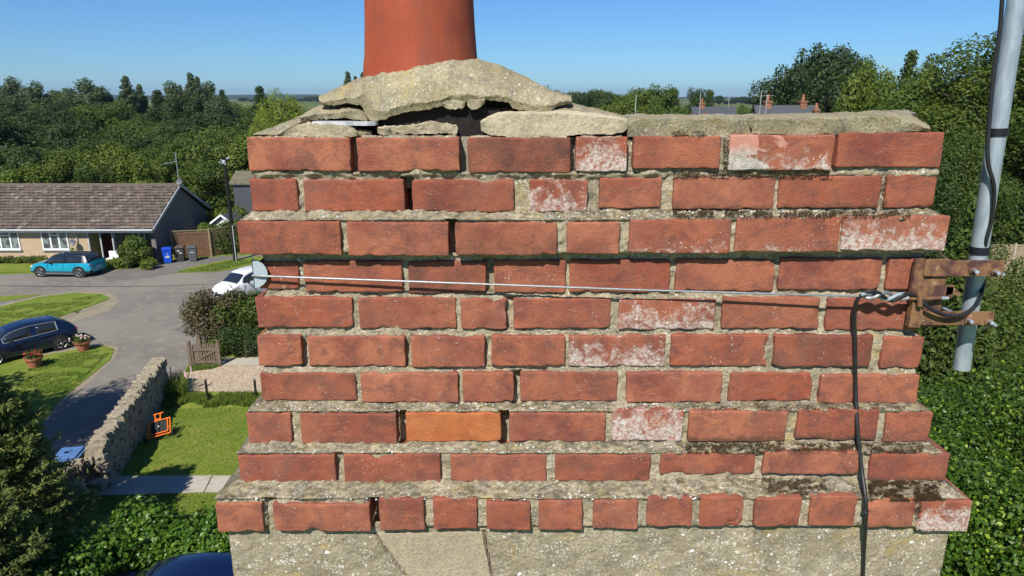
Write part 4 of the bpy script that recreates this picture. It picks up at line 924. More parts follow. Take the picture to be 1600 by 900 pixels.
# roof deck and tiles
sl_=(RZ-EZ)/(ry+.35); sl2=math.atan(sl_)
mb=MB(); mb.add([(BXL-BX1,-.35,EZ-.03),(.18,-.35,EZ-.03),(.18,ry,RZ-.03),(BXL-BX1,ry,RZ-.03),(BXL-BX1,d1+.35,EZ-.03),(.18,d1+.35,EZ-.03)],[(0,1,2,3),(3,2,5,4)]); mb.build('roof_deck',M['slateroof'],bu)
V=[];Fq=[]; tw=.30; nr=15; L=math.hypot(ry+.35,RZ-EZ); 
rows=[]
for r in range(nr):
    s0=r*L/nr; 
    for side in (0,1):
        for c in range(int((BX1+.2-BXL)/tw)):
            if side and c%1: continue
            x=.2-(c+1)*tw-(tw/2 if r%2 else 0); j=random.uniform(-.012,.02); q=[]
            prof_=[(0,0),(.07,.012),(.14,.012),(.2,0),(.294,.0)]
            for (sx_,bz) in prof_:
                for (ss,up) in ((s0-.03,.055+j*1.4),(s0+L/nr,.012)):
                    yy=-.35+ss*math.cos(sl2); zz=EZ+ss*math.sin(sl2)+(bz+up)
                    if side: yy=d1-yy
                    q.append((x+sx_,yy,zz))
            b=len(V); V+=q
            for k in range(4): a=b+2*k; Fq.append((a,a+2,a+3,a+1) if not side else (a,a+1,a+3,a+2))
        if side: break
o=np_obj('roof_tiles',V,Fq,M['tiles'],bu); o['kind']='stuff'
for c in range(54):
    x=.18-c*.42; mb=MB() if c==0 else None
    if c==0:
        mb.tube([(-.21,ry,RZ+.0),(.21,ry,RZ+.0)],.12,8); rt=mb.build('ridge_tile',M['tiles'],bu)
        rt.location=(x-.2,0,0)
    else:
        q=rt.copy(); link(q); q.location=(x-.2,0,random.uniform(-.008,.008))
mb=MB(); mb.box(BXL-BX1,.15,-.40,-.36,EZ-.22,EZ+.0); mb.build('fascia',M['fascia'],bu); mb=MB(); mb.tube([(BXL-BX1,-.46,EZ-.06),(.15,-.46,EZ-.06)],.06,8); mb.build('gutter',M['fascia'],bu)
for a,b in (((.2,-.4,EZ-.02),(.2,ry,RZ)),((.2,ry,RZ),(.2,d1+.4,EZ-.02))):
    mb=MB(); mb.bar(a,b,.05,.16); mb.build('barge_board',M['fascia'],bu)
mb=MB(); x=at(120,BY0,1.8)-BX1; mb.tube([(x,-.42,EZ-.1),(x,-.06,EZ-.45),(x,-.06,1.2)],.035,8); mb.build('downpipe',M['fascia'],bu)
mb=MB(); x=at(120,BY0,1.8)-BX1; mb.lathe([(.02,0),(.16,.03),(.22,.07),(.215,.08),(.02,.045)],16,Matrix.Translation((x-.1,-.35,1.35))@Matrix.Rotation(R(70),4,'X')); mb.bar((x-.1,0,1.35),(x-.1,-.35,1.3),.03); mb.build('satellite_dish',M['greybin'],bu)
mb=MB(); mb.lathe([(.02,0),(.16,.03),(.20,.09),(.195,.1),(.02,.045)],16,Matrix.Translation((.25,ry-.2,RZ+.22))@Matrix.Rotation(R(70),4,'X')); mb.build('satellite_dish',M['greybin'],bu)
mb=MB(); mb.tube([(0.1,ry,RZ-.1),(0.1,ry,RZ+2.1)],.022,6); mb.bar((-.85,ry,RZ+1.35),(.15,ry,RZ+1.55),.02)
for k in range(7): mb.bar((-.8+.14*k,ry-.18,RZ+1.37+.03*k),(-.8+.14*k,ry+.18,RZ+1.37+.03*k),.012)
mb.build('television_aerial',M['galv'],bu)
def window(x0,x1,z0,z1,mull,par,yy=-.0,top=.32):
    mb=MB(); f=.07; y0,y1=yy-.06,yy+.02
    mb.box(x0,x1,y0,y1,z0,z0+f); mb.box(x0,x1,y0,y1,z1-f,z1); mb.box(x0,x0+f,y0,y1,z0+f,z1-f); mb.box(x1-f,x1,y0,y1,z0+f,z1-f)
    for m_ in mull: mb.box(x0+(x1-x0)*m_-.045,x0+(x1-x0)*m_+.045,y0,y1,z0+f,z1-f)
    if top: 
        a,b=mull[0],mull[-1]; 
        if len(mull)==1: a,b=0,mull[0]
        mb.box(x0+(x1-x0)*a+.05,x0+(x1-x0)*b-.05,y0,y1,z1-top-.035,z1-top+.035)
    o=mb.build('window',M['white'],par)
    ed=[0]+list(mull)+[1]
    for a,b in zip(ed[:-1],ed[1:]):
        mb=MB(); mb.box(x0+(x1-x0)*a+.046,x0+(x1-x0)*b-.046,yy-.03,yy-.015,z0+f,z1-f); mb.build('pane',M['pane'],o)
    mb=MB(); mb.box(x0-.05,x1+.05,yy-.12,yy+.0,z0-.08,z0-.003); mb.build('sill',M['fascia'],o)
for (xa,xb,mu) in ((-15,31,(.36,.70)),(66,107,(.34,.66)),(-120,-75,(.34,.66))):
    window(at(xa,BY0,1.4)-BX1,at(xb,BY0,1.4)-BX1,.86,2.06,mu,bu)
mb=MB(); xa,xb=at(156,BY0+1.3,1)-BX1,at(177,BY0+1.3,1)-BX1; mb.box(xa,xb,1.42,1.5,0.05,2.05); d_=mb.build('door',M['door'],bu)
for x in (xa-.06,xb+.06): mb=MB(); mb.box(x-.05,x+.05,1.38,1.5,0.02,2.1); mb.build('door_frame',M['fascia'],d_)
for px in (138,157,176): x=at(px,BY0,1.2)-BX1; mb=MB(); mb.box(x+.01,x+.09,-.02,.06,0,EZ-.02); mb.build('porch_post',M['fascia'],bu)
window(at(208,BY0+1.3,1)-BX1,at(226,BY0+1.3,1)-BX1,.95,2.0,(.5,),bu,yy=1.5,top=0)
q=thing('plastic_chair','pale garden seat standing in the bungalow porch','chair',(at(181,BY0,.4),BY0-.4,0)); 
mb=MB(); mb.box(-.28,.28,-.25,.25,.36,.42); mb.build('seat',M['white'],q,bevel=.01); mb=MB(); mb.box(-.28,.28,.2,.26,.42,.8); mb.build('backrest',M['white'],q,bevel=.01)
for sx_ in (-.24,.24):
    for sy_ in (-.2,.2): mb=MB(); mb.tube([(sx_,sy_,0),(sx_,sy_,.37)],.02,6); mb.build('leg',M['white'],q)
# ------------------------------------------------------------------ wheelie bins
def bin_(px,py,body,lid,label,rz,sticker):
    t=thing('wheelie_bin',label,'bin',(*G(px,py),0),rz,'wheelie bins by the lattice fence'); t.scale=(.86,.86,.9)
    mb=MB(); a=[(-.24,-.24,.06),(.24,-.24,.06),(.24,.24,.06),(-.24,.24,.06)]; b=[(-.30,-.34,.98),(.30,-.34,.98),(.30,.34,.98),(-.30,.34,.98)]
    mb.add(a+b,[(3,2,1,0),(4,5,6,7),(0,1,5,4),(1,2,6,5),(2,3,7,6),(3,0,4,7)]); mb.build('body',body,t,bevel=.02)
    mb=MB(); mb.box(-.325,.325,-.39,.37,.985,1.035); mb.box(-.28,.28,-.33,.33,1.035,1.085); mb.build('lid',lid,t,bevel=.015)
    mb=MB(); mb.tube([(-.26,.42,.95),(.26,.42,.95)],.02,8); mb.build('handle',body,t)
    for s_ in (-.27,.27): mb=MB(); mb.tube([(s_-.025,.24,.1),(s_+.025,.24,.1)],.1,14); mb.build('wheel',M['rubber'],t)
    if sticker:
        for z0,z1,x0,x1 in sticker: mb=MB(); f=lambda z:-.24-.10*(z-.06)/.92-.004; mb.add([(x0,f(z0),z0),(x1,f(z0),z0),(x1,f(z1),z1),(x0,f(z1),z1),(x0,f(z0)+.003,z0),(x1,f(z0)+.003,z0),(x1,f(z1)+.003,z1),(x0,f(z1)+.003,z1)],[(0,1,2,3),(7,6,5,4),(0,3,7,4),(1,5,6,2),(3,2,6,7),(0,4,5,1)]); mb.build('sticker',M['print'],t)
    return t
bin_(263,411,M['blue'],M['blue'],'bright blue wheelie bin, leftmost by the lattice fence',R(24),[(.42,.56,-.12,.14),(.66,.72,-.02,.05)])
bin_(283.5,408,M['brownbin'],M['brownlid'],'charcoal wheelie bin with a brown lid, middle of the three',R(14),[(.76,.84,-.14,.02),(.60,.68,0,.16)])
bin_(302.5,408,M['greybin'],M['greybin'],'grey wheelie bin, rightmost by the lattice fence',R(18),[(.66,.71,-.12,.12)])
# ------------------------------------------------------------------ lattice fence
lf=thing('lattice_fence','diagonal timber lattice fence behind the wheelie bins','fence',(*G(272,404),0))
A=Vector((*G(272,404),0)); B=Vector((*G(331,401),0)); C_=Vector((*G(382,391),0))
for (p,q) in ((A,B),(B,C_)):
    d=(q-p); L=d.length; d.normalize(); nrm=Vector((-d.y,d.x,0)); mb=MB(); hh=1.75; st=.165
    n=int((L+hh)/st)
    for sgn in (1,-1):
        for i in range(-int(hh/st)-1,n+1):
            u0=i*st; a0=(u0,0.05);b0_=(u0+hh-.05,hh)
            x0,z0=max(u0,0),.05+max(0,-u0); x1,z1=min(u0+hh-.05,L),min(hh,.05+(L-u0))
            if x1-x0<.03: continue
            if sgn<0: x0,x1=L-x0,L-x1
            mb.bar(p+d*x0+Vector((0,0,z0))+nrm*.012*sgn-A,p+d*x1+Vector((0,0,z1))+nrm*.012*sgn-A,.028,.01)
    o=mb.build('lattice',M['lattice'],lf); o['kind']='stuff'
    mb=MB(); mb.bar(p+Vector((0,0,hh+.02))-A,q+Vector((0,0,hh+.02))-A,.05,.04); mb.build('top_rail',M['lattice'],lf)
for p in (A,B,C_): mb=MB(); v=p-A; mb.box(v.x-.045,v.x+.045,v.y-.06,v.y+.03,0,1.86); mb.build('post',M['lattice'],lf)
# dark red board panel behind the left part of the lattice
mb=MB()
bp=thing('board_fence','red brown close-boarded panel behind the lattice fence','fence',A+Vector((0,.25,0)))
d=(B-A); n=22
for i in range(n):
    a=d*(i/n)
    mb=MB(); mb.box(a.x+.005,a.x+d.x/n-.005,a.y,a.y+.02+(.01 if i%2 else 0),0,1.6); mb.build('board',M['redbrick'],bp)
# ------------------------------------------------------------------ telegraph pole
tx,ty=G(368,408); tp_=thing('telegraph_pole','dark wooden telegraph pole on the grass verge left of the chimney','pole',(tx,ty,0)); hp=top_h(246,ty)
mb=MB(); mb.tube([(0,0,0),(0,0,hp)],[.13,.09],12); mb.build('post',M['soot_and_shade'],tp_,smooth=True)
mb=MB(); mb.tube([(.1,-.12,0),(.09,-.11,2.3)],.03,6); mb.build('cable_guard',M['fascia'],tp_)
mb=MB(); mb.lathe([(.02,0),(.10,0),(.12,.12),(.05,.2)],10,Matrix.Translation((0,-.12,hp-.35))); mb.build('junction_box',M['fascia'],tp_)
for k in range(5):
    a=k*1.3; mb=MB(); mb.bar((0,0,hp-.1-.1*k),(math.cos(a)*.3,math.sin(a)*.3,hp-.02-.1*k),.03); mb.lathe([(.01,0),(.04,0),(.045,.08),(.02,.1)],8,Matrix.Translation((math.cos(a)*.3,math.sin(a)*.3,hp-.02-.1*k))); mb.build('insulator',M['fascia'],tp_)
# ------------------------------------------------------------------ outbuildings
def gable_house(name,label,cat,x,y,wd,dp,ez,rz,wall,roof,ridge_x=True,rot=0):
    t=thing(name,label,cat,(x,y,0),rot); mb=MB(); mb.box(-wd/2,wd/2,-dp/2,dp/2,0,ez)
    if ridge_x: mb.add([(-wd/2,-dp/2,ez),(-wd/2,dp/2,ez),(-wd/2,0,rz-.08),(wd/2,-dp/2,ez),(wd/2,dp/2,ez),(wd/2,0,rz-.08)],[(0,2,1),(3,4,5)])
    else: mb.add([(-wd/2,-dp/2,ez),(wd/2,-dp/2,ez),(0,-dp/2,rz-.08),(-wd/2,dp/2,ez),(wd/2,dp/2,ez),(0,dp/2,rz-.08)],[(0,1,2),(3,5,4)])
    mb.build('wall',wall,t); o=.2
    for s_ in (-1,1):
        mb=MB()
        if ridge_x: a=[(-wd/2-o,s_*(dp/2+o),ez-.08),(wd/2+o,s_*(dp/2+o),ez-.08),(wd/2+o,0,rz),(-wd/2-o,0,rz)]
        else: a=[(s_*(wd/2+o),-dp/2-o,ez-.08),(s_*(wd/2+o),dp/2+o,ez-.08),(0,dp/2+o,rz),(0,-dp/2-o,rz)]
        mb.add(a+[(q[0],q[1],q[2]+.09) for q in a],[(0,1,2,3),(7,6,5,4),(0,4,5,1),(1,5,6,2),(2,6,7,3),(3,7,4,0)]); mb.build('roof',roof,t)
    return t
ob_=gable_house('outbuilding','dark slate-clad outbuilding with a mossy ridge behind the telegraph pole','outbuilding',at(357,51,3)+2.6,53,5.0,2.6,3.75,4.45,M['slateroof'],M['mossroof'])
mb=MB(); mb.box(-2.62,2.0,-1.36,-1.31,3.60,3.68); mb.build('eaves_board',M['white'],ob_)
sh=gable_house('garden_shed','small white gabled garden shed behind the lattice fence','shed',at(377,50,1.5),48.5,1.6,2.2,1.45,2.05,M['white'],M['slateroof'],False,R(-14))
for s_ in (-1,1): mb=MB(); mb.bar((s_*1.0,-1.32,1.42),(0,-1.32,2.1),.05,.12); mb.build('barge_board',M['white'],sh)
# cottages beyond the cement strip
def chimney_on(t,x,y,z0,z1,w_=.75,pots=1):
    mb=MB(); mb.box(x-w_/2,x+w_/2,y-w_/2,y+w_/2,z0,z1); mb.box(x-w_/2-.08,x+w_/2+.08,y-w_/2-.08,y+w_/2+.08,z1-.25,z1-.05); c=mb.build('stack',M['redbrick'],t)
    for k in range(pots): mb=MB(); mb.lathe([(.16,0),(.13,.7),(.17,.75),(.12,.75)],10,Matrix.Translation((x+(k-(pots-1)/2)*.4,y,z1))); mb.build('pot',M['terracotta'],c)
d=85; zr=top_h(166,d)
c1_=gable_house('cottage','distant slate-roofed cottage between two brick chimneys','cottage',at(1243,d,zr),d+3,7.5,6,5.6,zr,M['redbrick'],M['slateroof'])
chimney_on(c1_,at(1213,d,zr)-at(1243,d,zr),0,zr-.8,top_h(160,d)+.2,.8); chimney_on(c1_,at(1270,d,zr)-at(1243,d,zr),0,zr-.8,top_h(160,d)+.2,.8); chimney_on(c1_,at(1287,d,zr)-at(1243,d,zr),-1,zr-1.4,top_h(171,d),.6)
d=120; zr=top_h(168,d)
c2_=gable_house('cottage','distant low cottage roof left of the gap with the fields','cottage',at(1122,d,zr),d+3,7.2,6,5.8,zr,M['terracotta'],M['slateroof']); chimney_on(c2_,at(1104,d,zr)-at(1122,d,zr),0,zr-.8,top_h(161,d),.8)
mb=MB(); x=at(1108,d-4,zr)-at(1122,d,zr); mb.box(x-.5,x+.5,-5,-4,0,zr-.9); mb.build('stack',M['redbrick'],c2_); mb=MB()
for px,py,d,l in ((994,148,70,'pale slim mast rising behind the cement strip, left of the trees'),(1095,145,100,'pale thin aerial mast left of the low cottage'),(1190,142,84,'thin aerial mast left of the brick chimneys'),(1199,148,86,'second thin mast beside the brick chimneys'),(1140,145,160,'faint distant mast over the far fields')):
    h=top_h(py,d); t=thing('aerial_mast',l,'mast',(at(px,d,h),d,0)); mb=MB(); mb.tube([(0,0,0),(0,0,h)],.035 if d<130 else .06,6); mb.build('tube',M['fascia'],t)
    if px in(1190,): mb=MB(); mb.bar((-.5,0,h-.6),(1.5,0,h-.5),.03); mb.build('crossbar',M['fascia'],t)
h=top_h(138,84); t=thing('television_aerial','spiky television aerial right of the brick chimneys','aerial',(at(1293,84,h),84,0)); mb=MB(); mb.tube([(0,0,5),(0,0,h)],.03,6); mb.build('mast',M['soot_and_shade'],t); mb=MB(); mb.bar((-.7,0,h-1.2),(.7,0,h-1.0),.03)
for k in range(6): mb.bar((-.6+.22*k,-.1,h-1.35),(-.6+.22*k,.1,h-.95),.025)
mb.build('elements',M['soot_and_shade'],t)
h=top_h(132,60); t=thing('television_aerial','tiny aerial peeping over the right slope of the cement dome','aerial',(at(856,60,h),60,0)); mb=MB(); mb.tube([(0,0,0),(0,0,h)],.025,6); mb.build('mast',M['soot_and_shade'],t); mb=MB()
for k in range(4): mb.bar((-.3,0,h-.1-.13*k),(.3,0,h-.08-.13*k),.02)
mb.build('elements',M['soot_and_shade'],t)
# ------------------------------------------------------------------ board fence on the right
fd=39; fx0=at(1500,fd,1); fx1=at(1700,fd,1); bf=thing('board_fence','pale close-boarded garden fence right of the pole','fence',(fx0,fd,0))
n=int((fx1-fx0)/.15); brd=None
for i in range(n):
    if brd is None: mb=MB(); mb.box(0,.143,0,.02,.03,1.78); brd=mb.build('board',M['fence'],bf); o=brd
    else: o=brd.copy(); link(o)
    o.location=(i*.15,(i%2)*.012,random.uniform(-.01,.01))
pst=None
for i in range(5):
    x=at(1583,fd,1)-fx0+(i-2)*1.83
    if pst is None: mb=MB(); mb.box(-.05,.05,-.06,.03,0,1.86); pst=mb.build('post',M['conc'],bf); o=pst
    else: o=pst.copy(); link(o)
    o.location=(x,0,0)
mb=MB(); mb.box(0,fx1-fx0,-.012,-.001,1.70,1.78); mb.build('capping',M['fence'],bf)
dk=thing('timber_deck','weathered whitish timber decking right of the pole','deck',(at(1560,33,0.5),33.5,0)); pk_=None
for i in range(14):
    mb=MB() if pk_ is None else None
    if pk_ is None: mb.box(-2,2,-.07,.07,.45,.49); pk_=mb.build('plank',M['wood'],dk); o=pk_
    else: o=pk_.copy(); link(o)
    o.location=(0,-1.1+i*.155,i*.006)
mb=MB(); mb.box(-1.95,1.95,-1.1,1.1,0,.44); mb.build('deck_frame',M['wood'],dk)
rl=thing('raised_bed','raised bed of orange brown sleepers below the board fence','raised bed',(at(1585,36,.5),36,0))
for k in range(3): mb=MB(); mb.box(-2.2,2.2,-.1,.1,.02+k*.24,.24+k*.24); mb.build('sleeper',M['fence'],rl)
# ------------------------------------------------------------------ stone wall
sw=thing('stone_wall','rough limestone garden wall with upright coping stones beside the road','wall',(wa.x,wa.y,0))
def stone_mesh(seed,name='stone'):
    V,Fq=brick_mesh(1,1,1,seed,None,0,.25); V=np.array(V); 
    o=[]
    for v in V:
        v=Vector(v); v=v*(1-.18*max(0,v.length-.6)); o.append(tuple(v+Vector((fbm(v*1.7+Vector((seed,0,0))),fbm(v*1.7+Vector((0,seed,0))),fbm(v*1.7+Vector((0,0,seed)))))*.22))
    return o,Fq
wt0=Vector((*G(256,612),0)); wt1=Vector((*G(160,764),0)); wdv=(wt1-wt0); WL=wdv.length; wd_=wdv.normalized(); wn_=Vector((-wd_.y,wd_.x,0))
ang=math.atan2(wd_.y,wd_.x)
protos=[]
for k in range(7):
    V,Fq=stone_mesh(k*13+3); o=np_obj('stone',V,Fq,M['stone'],sw); protos.append([o,False])
def put_stone(p,sc,rot):
    e=random.choice(protos)
    if not e[1]: o=e[0]; e[1]=True
    else: o=e[0].copy(); link(o)
    o.location=p-wt0; o.scale=sc; o.rotation_euler=rot
u=0
while u<WL:
    t_=random.uniform(.10,.21); h=random.uniform(.18,.36); put_stone(wt0+wd_*(u+t_/2)+Vector((0,0,1.02+h*.45)),(t_,random.uniform(.34,.46),h),(random.uniform(-.15,.15),random.uniform(-.2,.2),ang+random.uniform(-.2,.2))); u+=t_*.95
for rw in range(5):
    for sd in (-1,1):
        u=random.uniform(0,.15)
        while u<WL:
            L=random.uniform(.22,.5); 
            if rw<2 and sd<0: L*=1.6
            put_stone(wt0+wd_*(u+L/2)+wn_*sd*.13+Vector((0,0,random.uniform(-.02,.02)+.10+rw*.205)),(L*.94,random.uniform(.18,.27),.205),(random.uniform(-.05,.05),random.uniform(-.05,.05),ang)); u+=L
mb=MB(); mb.bar(wt0+Vector((0,0,.5))-wt0,wt1+Vector((0,0,.5))-wt0,.2,1.0); mb.build('rubble_core',M['stone'],sw)
# short wall stub beyond the gate, by the conifer
stub=thing('wall_stub','short mossy stone wall end left of the slatted garden gate','wall',(*G(110,800),0))
for k in range(24):
    V,Fq=stone_mesh(k%4+90); o=np_obj('stone',V,Fq,M['stone'],stub); L=random.uniform(.25,.4); o.scale=(L,.3,.2); o.location=(random.uniform(-.5,.5),random.uniform(-.5,.6),.1+.17*(k//4)); o.rotation_euler=(0,0,random.random())
# ------------------------------------------------------------------ gates
def gate(name,label,p,rz,wd,hh,n,mat,brace=True,both=True):
    t=thing(name,label,'gate',p,rz); pk=None
    for i in range(n):
        x=.06+(wd-.12)*i/(n-1)
        if pk is None: mb=MB(); mb.box(-.03,.03,-.01,.01,.06,hh-.03); mb.add([(-.03,-.01,hh-.03),(.03,-.01,hh-.03),(.03,.01,hh-.03),(-.03,.01,hh-.03),(0,0,hh+.03)],[(0,1,4),(1,2,4),(2,3,4),(3,0,4)]); pk=mb.build('picket',mat,t); o=pk
        else: o=pk.copy(); link(o)
        o.location=(x,0,random.uniform(-.012,.012))
    for z in (.2,hh-.22): mb=MB(); mb.box(0,wd,-.045,-.012,z-.045,z+.045); mb.build('rail',mat,t)
    mb=MB(); mb.bar((.08,-.03,.24),(wd-.08,-.03,hh-.26),.03,.07); mb.build('brace',mat,t)
    for x in (0.02,wd-.02): mb=MB(); mb.box(x-.035,x+.035,-.06,-.010,.08,hh-.05); mb.build('stile',mat,t)
    for x in ((-.09,wd+.05) if both else (-.09,)): mb=MB(); mb.box(x-.05,x+.05,-.06,.04,0,hh+.12); mb.build('gate_post',mat,t)
    return t
gp=Vector((*G(303,573),0)); gate('picket_gate','small brown picket gate standing open beside the gravel',gp,R(3),.95,.92,10,M['wood'])
t=thing('gate_stump','weathered dark gate stump just behind the picket gate','post',(*G(314,553),0)); mb=MB(); mb.box(-.07,.07,-.07,.07,0,.8); mb.add([(-.07,-.07,.8),(.07,-.07,.8),(.07,.07,.8),(-.07,.07,.8),(-.02,0,.95)],[(0,1,4),(1,2,4),(2,3,4),(3,0,4)]); mb.build('post',M['wood'],t); mb=MB(); mb.bar((.05,0,.75),(.28,0,.35),.04,.1); mb.build('stay',M['wood'],t)
g0=Vector((*G(153,766),0)); gate('slatted_gate','weathered slatted garden gate at the near end of the stone wall',g0,math.atan2(-1.0,-.05),1.1,1.05,9,M['wood'])
for px in (325,401):
    x,y=G(px,626); t=thing('fence_stake','thin dark stake in the long grass, %s one'%('left-hand' if px==325 else 'right-hand, by the chimney edge'),'stake',(x,y,0)); mb=MB(); mb.box(-.03,.03,-.03,.03,0,.75); mb.build('stake',M['soot_and_shade'],t); mb=MB(); mb.box(-.035,.035,-.035,.035,.75,.78); mb.build('cap',M['greybin'],t)
# blue lidded bin beyond the wall
t=thing('wheelie_bin','shaded bin with a blue lid behind the slatted garden gate','bin',(*G(118,762),0),R(10)); mb=MB(); mb.add([(-.22,-.22,.02),(.22,-.22,.02),(.22,.22,.02),(-.22,.22,.02),(-.29,-.33,.95),(.29,-.33,.95),(.29,.33,.95),(-.29,.33,.95)],[(3,2,1,0),(4,5,6,7),(0,1,5,4),(1,2,6,5),(2,3,7,6),(3,0,4,7)]); mb.build('body',M['brownbin'],t,bevel=.02)
mb=MB(); mb.box(-.33,.33,-.38,.38,.955,1.0); mb.box(-.27,.27,-.3,.3,1.0,1.05); mb.build('lid',M['bluebin'] if 'bluebin' in M else plain('dull_blue_lid',(.10,.20,.42),.35),t,bevel=.02)
# ------------------------------------------------------------------ flower pots
def flower_pot(px,py,r,h,label,petal):
    t=thing('flower_pot',label,'plant pot',(*G(px,py),0)); mb=MB(); mb.lathe([(r*.62,0),(r*.95,h*.85),(r*1.08,h*.86),(r*1.08,h),(r*.95,h),(r*.9,h*.9),(.01,h*.9)],20,cap=False); mb.build('pot',M['terracotta'],t,smooth=True)
    n=500; C=rng.normal(0,1,(n,3))*np.array([r*.5,r*.5,.07])+np.array([0,0,h+.08]); leaf_mesh('leaves',C,np.tile([0,0,1.],(n,1)),np.full(n,.07),M['leaf_mid'],t,.8)
    n=30; C=rng.normal(0,1,(n,3))*np.array([r*.5,r*.5,.05])+np.array([0,0,h+.18]); leaf_mesh('petals',C,np.tile([0,-.6,1.],(n,1)),np.full(n,.09),petal,t,.9)
    return t
flower_pot(131,548,.30,.42,'terracotta pot of pale flowers on the tip of the near grass verge',M['petal_pink']); flower_pot(55,574,.30,.42,'shaded terracotta pot of red flowers beside the dark blue car',M['petal_red'])
# ------------------------------------------------------------------ orange trolley frame on the lawn
oc=Vector((*G(252,684),0)); t=thing('trolley_frame','orange tubular trolley frame with black panels lying on the lawn','trolley',oc,0)
Mt=Matrix.Translation((0,0,.28))@Matrix.Rotation(R(34),4,'X')@Matrix.Rotation(R(20),4,'Z')@Matrix.Scale(.9,4)
def otube(name,a,b,r=.018,mat='orange'):
    mb=MB(); mb.tube([Mt@Vector((*a,0.1)),Mt@Vector((*b,0.1))],r,8); return mb.build(name,M[mat],t,smooth=True)
for (a,b) in (((-.36,-.3),(.36,-.3)),((-.36,.3),(.36,.3)),((-.36,-.3),(-.36,.3)),((.36,-.3),(.36,.3)),((-.28,-.2),(-.28,.3)),((.28,-.2),(.28,.3)),((-.28,-.2),(.28,-.2)),((-.1,.3),(-.1,.58)),((.06,.3),(.06,.58)),((-.16,.58),(.16,.58)),((-.1,.36),(.06,.36))):
    otube('frame_tube',a,b)
for x0,x1 in ((-.26,-.02),(.02,.26)):
    mb=MB(); mb.box(x0,x1,-.17,.27,.07,.08,Mt); mb.build('panel',M['mesh'],t)
for s_ in (-1,1): mb=MB(); c=Mt@Vector((s_*.42,-.3,.06)); mb.tube([c+Vector((-.025,0,0)),c+Vector((.025,0,0))],.085,16); mb.build('wheel',M['rubber'],t,smooth=True)
mb=MB(); mb.tube([Mt@Vector((0,.05,.09)),Mt@Vector((0,.05,.13))],.02,8); mb.build('knob',M['white'],t)

# ------------------------------------------------------------------ cars
ST_CROSS=[(-2.12,.42,.84,.86,.78,.60),(-2.06,.30,.96,1.02,.85,.62),(-1.98,.25,1.00,1.18,.88,.60),(-1.62,.22,1.01,1.47,.90,.58),(-1.1,.21,1.0,1.56,.91,.60),(-.4,.20,.98,1.58,.91,.61),(.25,.20,.97,1.53,.91,.60),(.62,.20,.96,1.40,.91,.60),(1.08,.20,.96,1.04,.90,.68),(1.55,.22,.91,.96,.88,.66),(1.92,.26,.80,.85,.84,.62),(2.08,.32,.66,.70,.76,.56),(2.14,.40,.55,.57,.66,.5)]
ST_HATCH=[(-2.14,.42,.80,.82,.74,.55),(-2.08,.30,.92,.96,.82,.6),(-1.98,.24,.97,1.08,.86,.6),(-1.45,.2,.99,1.40,.89,.58),(-.9,.19,.97,1.48,.9,.59),(-.2,.18,.95,1.50,.9,.6),(.4,.18,.93,1.42,.9,.6),(.75,.18,.92,1.27,.9,.6),(1.25,.18,.90,.97,.89,.67),(1.7,.2,.84,.89,.87,.66),(2.02,.24,.73,.77,.82,.62),(2.18,.32,.6,.63,.72,.55),(2.23,.4,.5,.52,.6,.45)]
ST_MINI=[(-1.85,.4,.85,.88,.72,.55),(-1.80,.28,1.0,1.05,.8,.58),(-1.74,.22,1.03,1.28,.82,.56),(-1.5,.2,1.04,1.50,.84,.57),(-.9,.19,1.02,1.56,.85,.58),(-.2,.18,1.0,1.57,.85,.58),(.35,.18,.99,1.50,.85,.58),(.65,.18,.98,1.36,.85,.58),(1.12,.18,.97,1.03,.84,.64),(1.45,.2,.90,.95,.82,.62),(1.7,.25,.78,.82,.77,.58),(1.82,.32,.62,.65,.68,.5),(1.86,.4,.5,.52,.6,.45)]
def densify(st,k=3):
    out=[]
    for i in range(len(st)-1):
        for j in range(k):
            u=j/k; p0,p1,p2,p3=[np.array(st[max(0,min(len(st)-1,i+q))]) for q in (-1,0,1,2)]
            v=p1+(p2-p1)*u if i in (0,len(st)-2) else .5*((2*p1)+(p2-p0)*u+(2*p0-5*p1+4*p2-p3)*u*u+(3*p1-p0-3*p2+p3)*u**3)
            out.append(tuple(v))
    out.append(st[-1]); return out
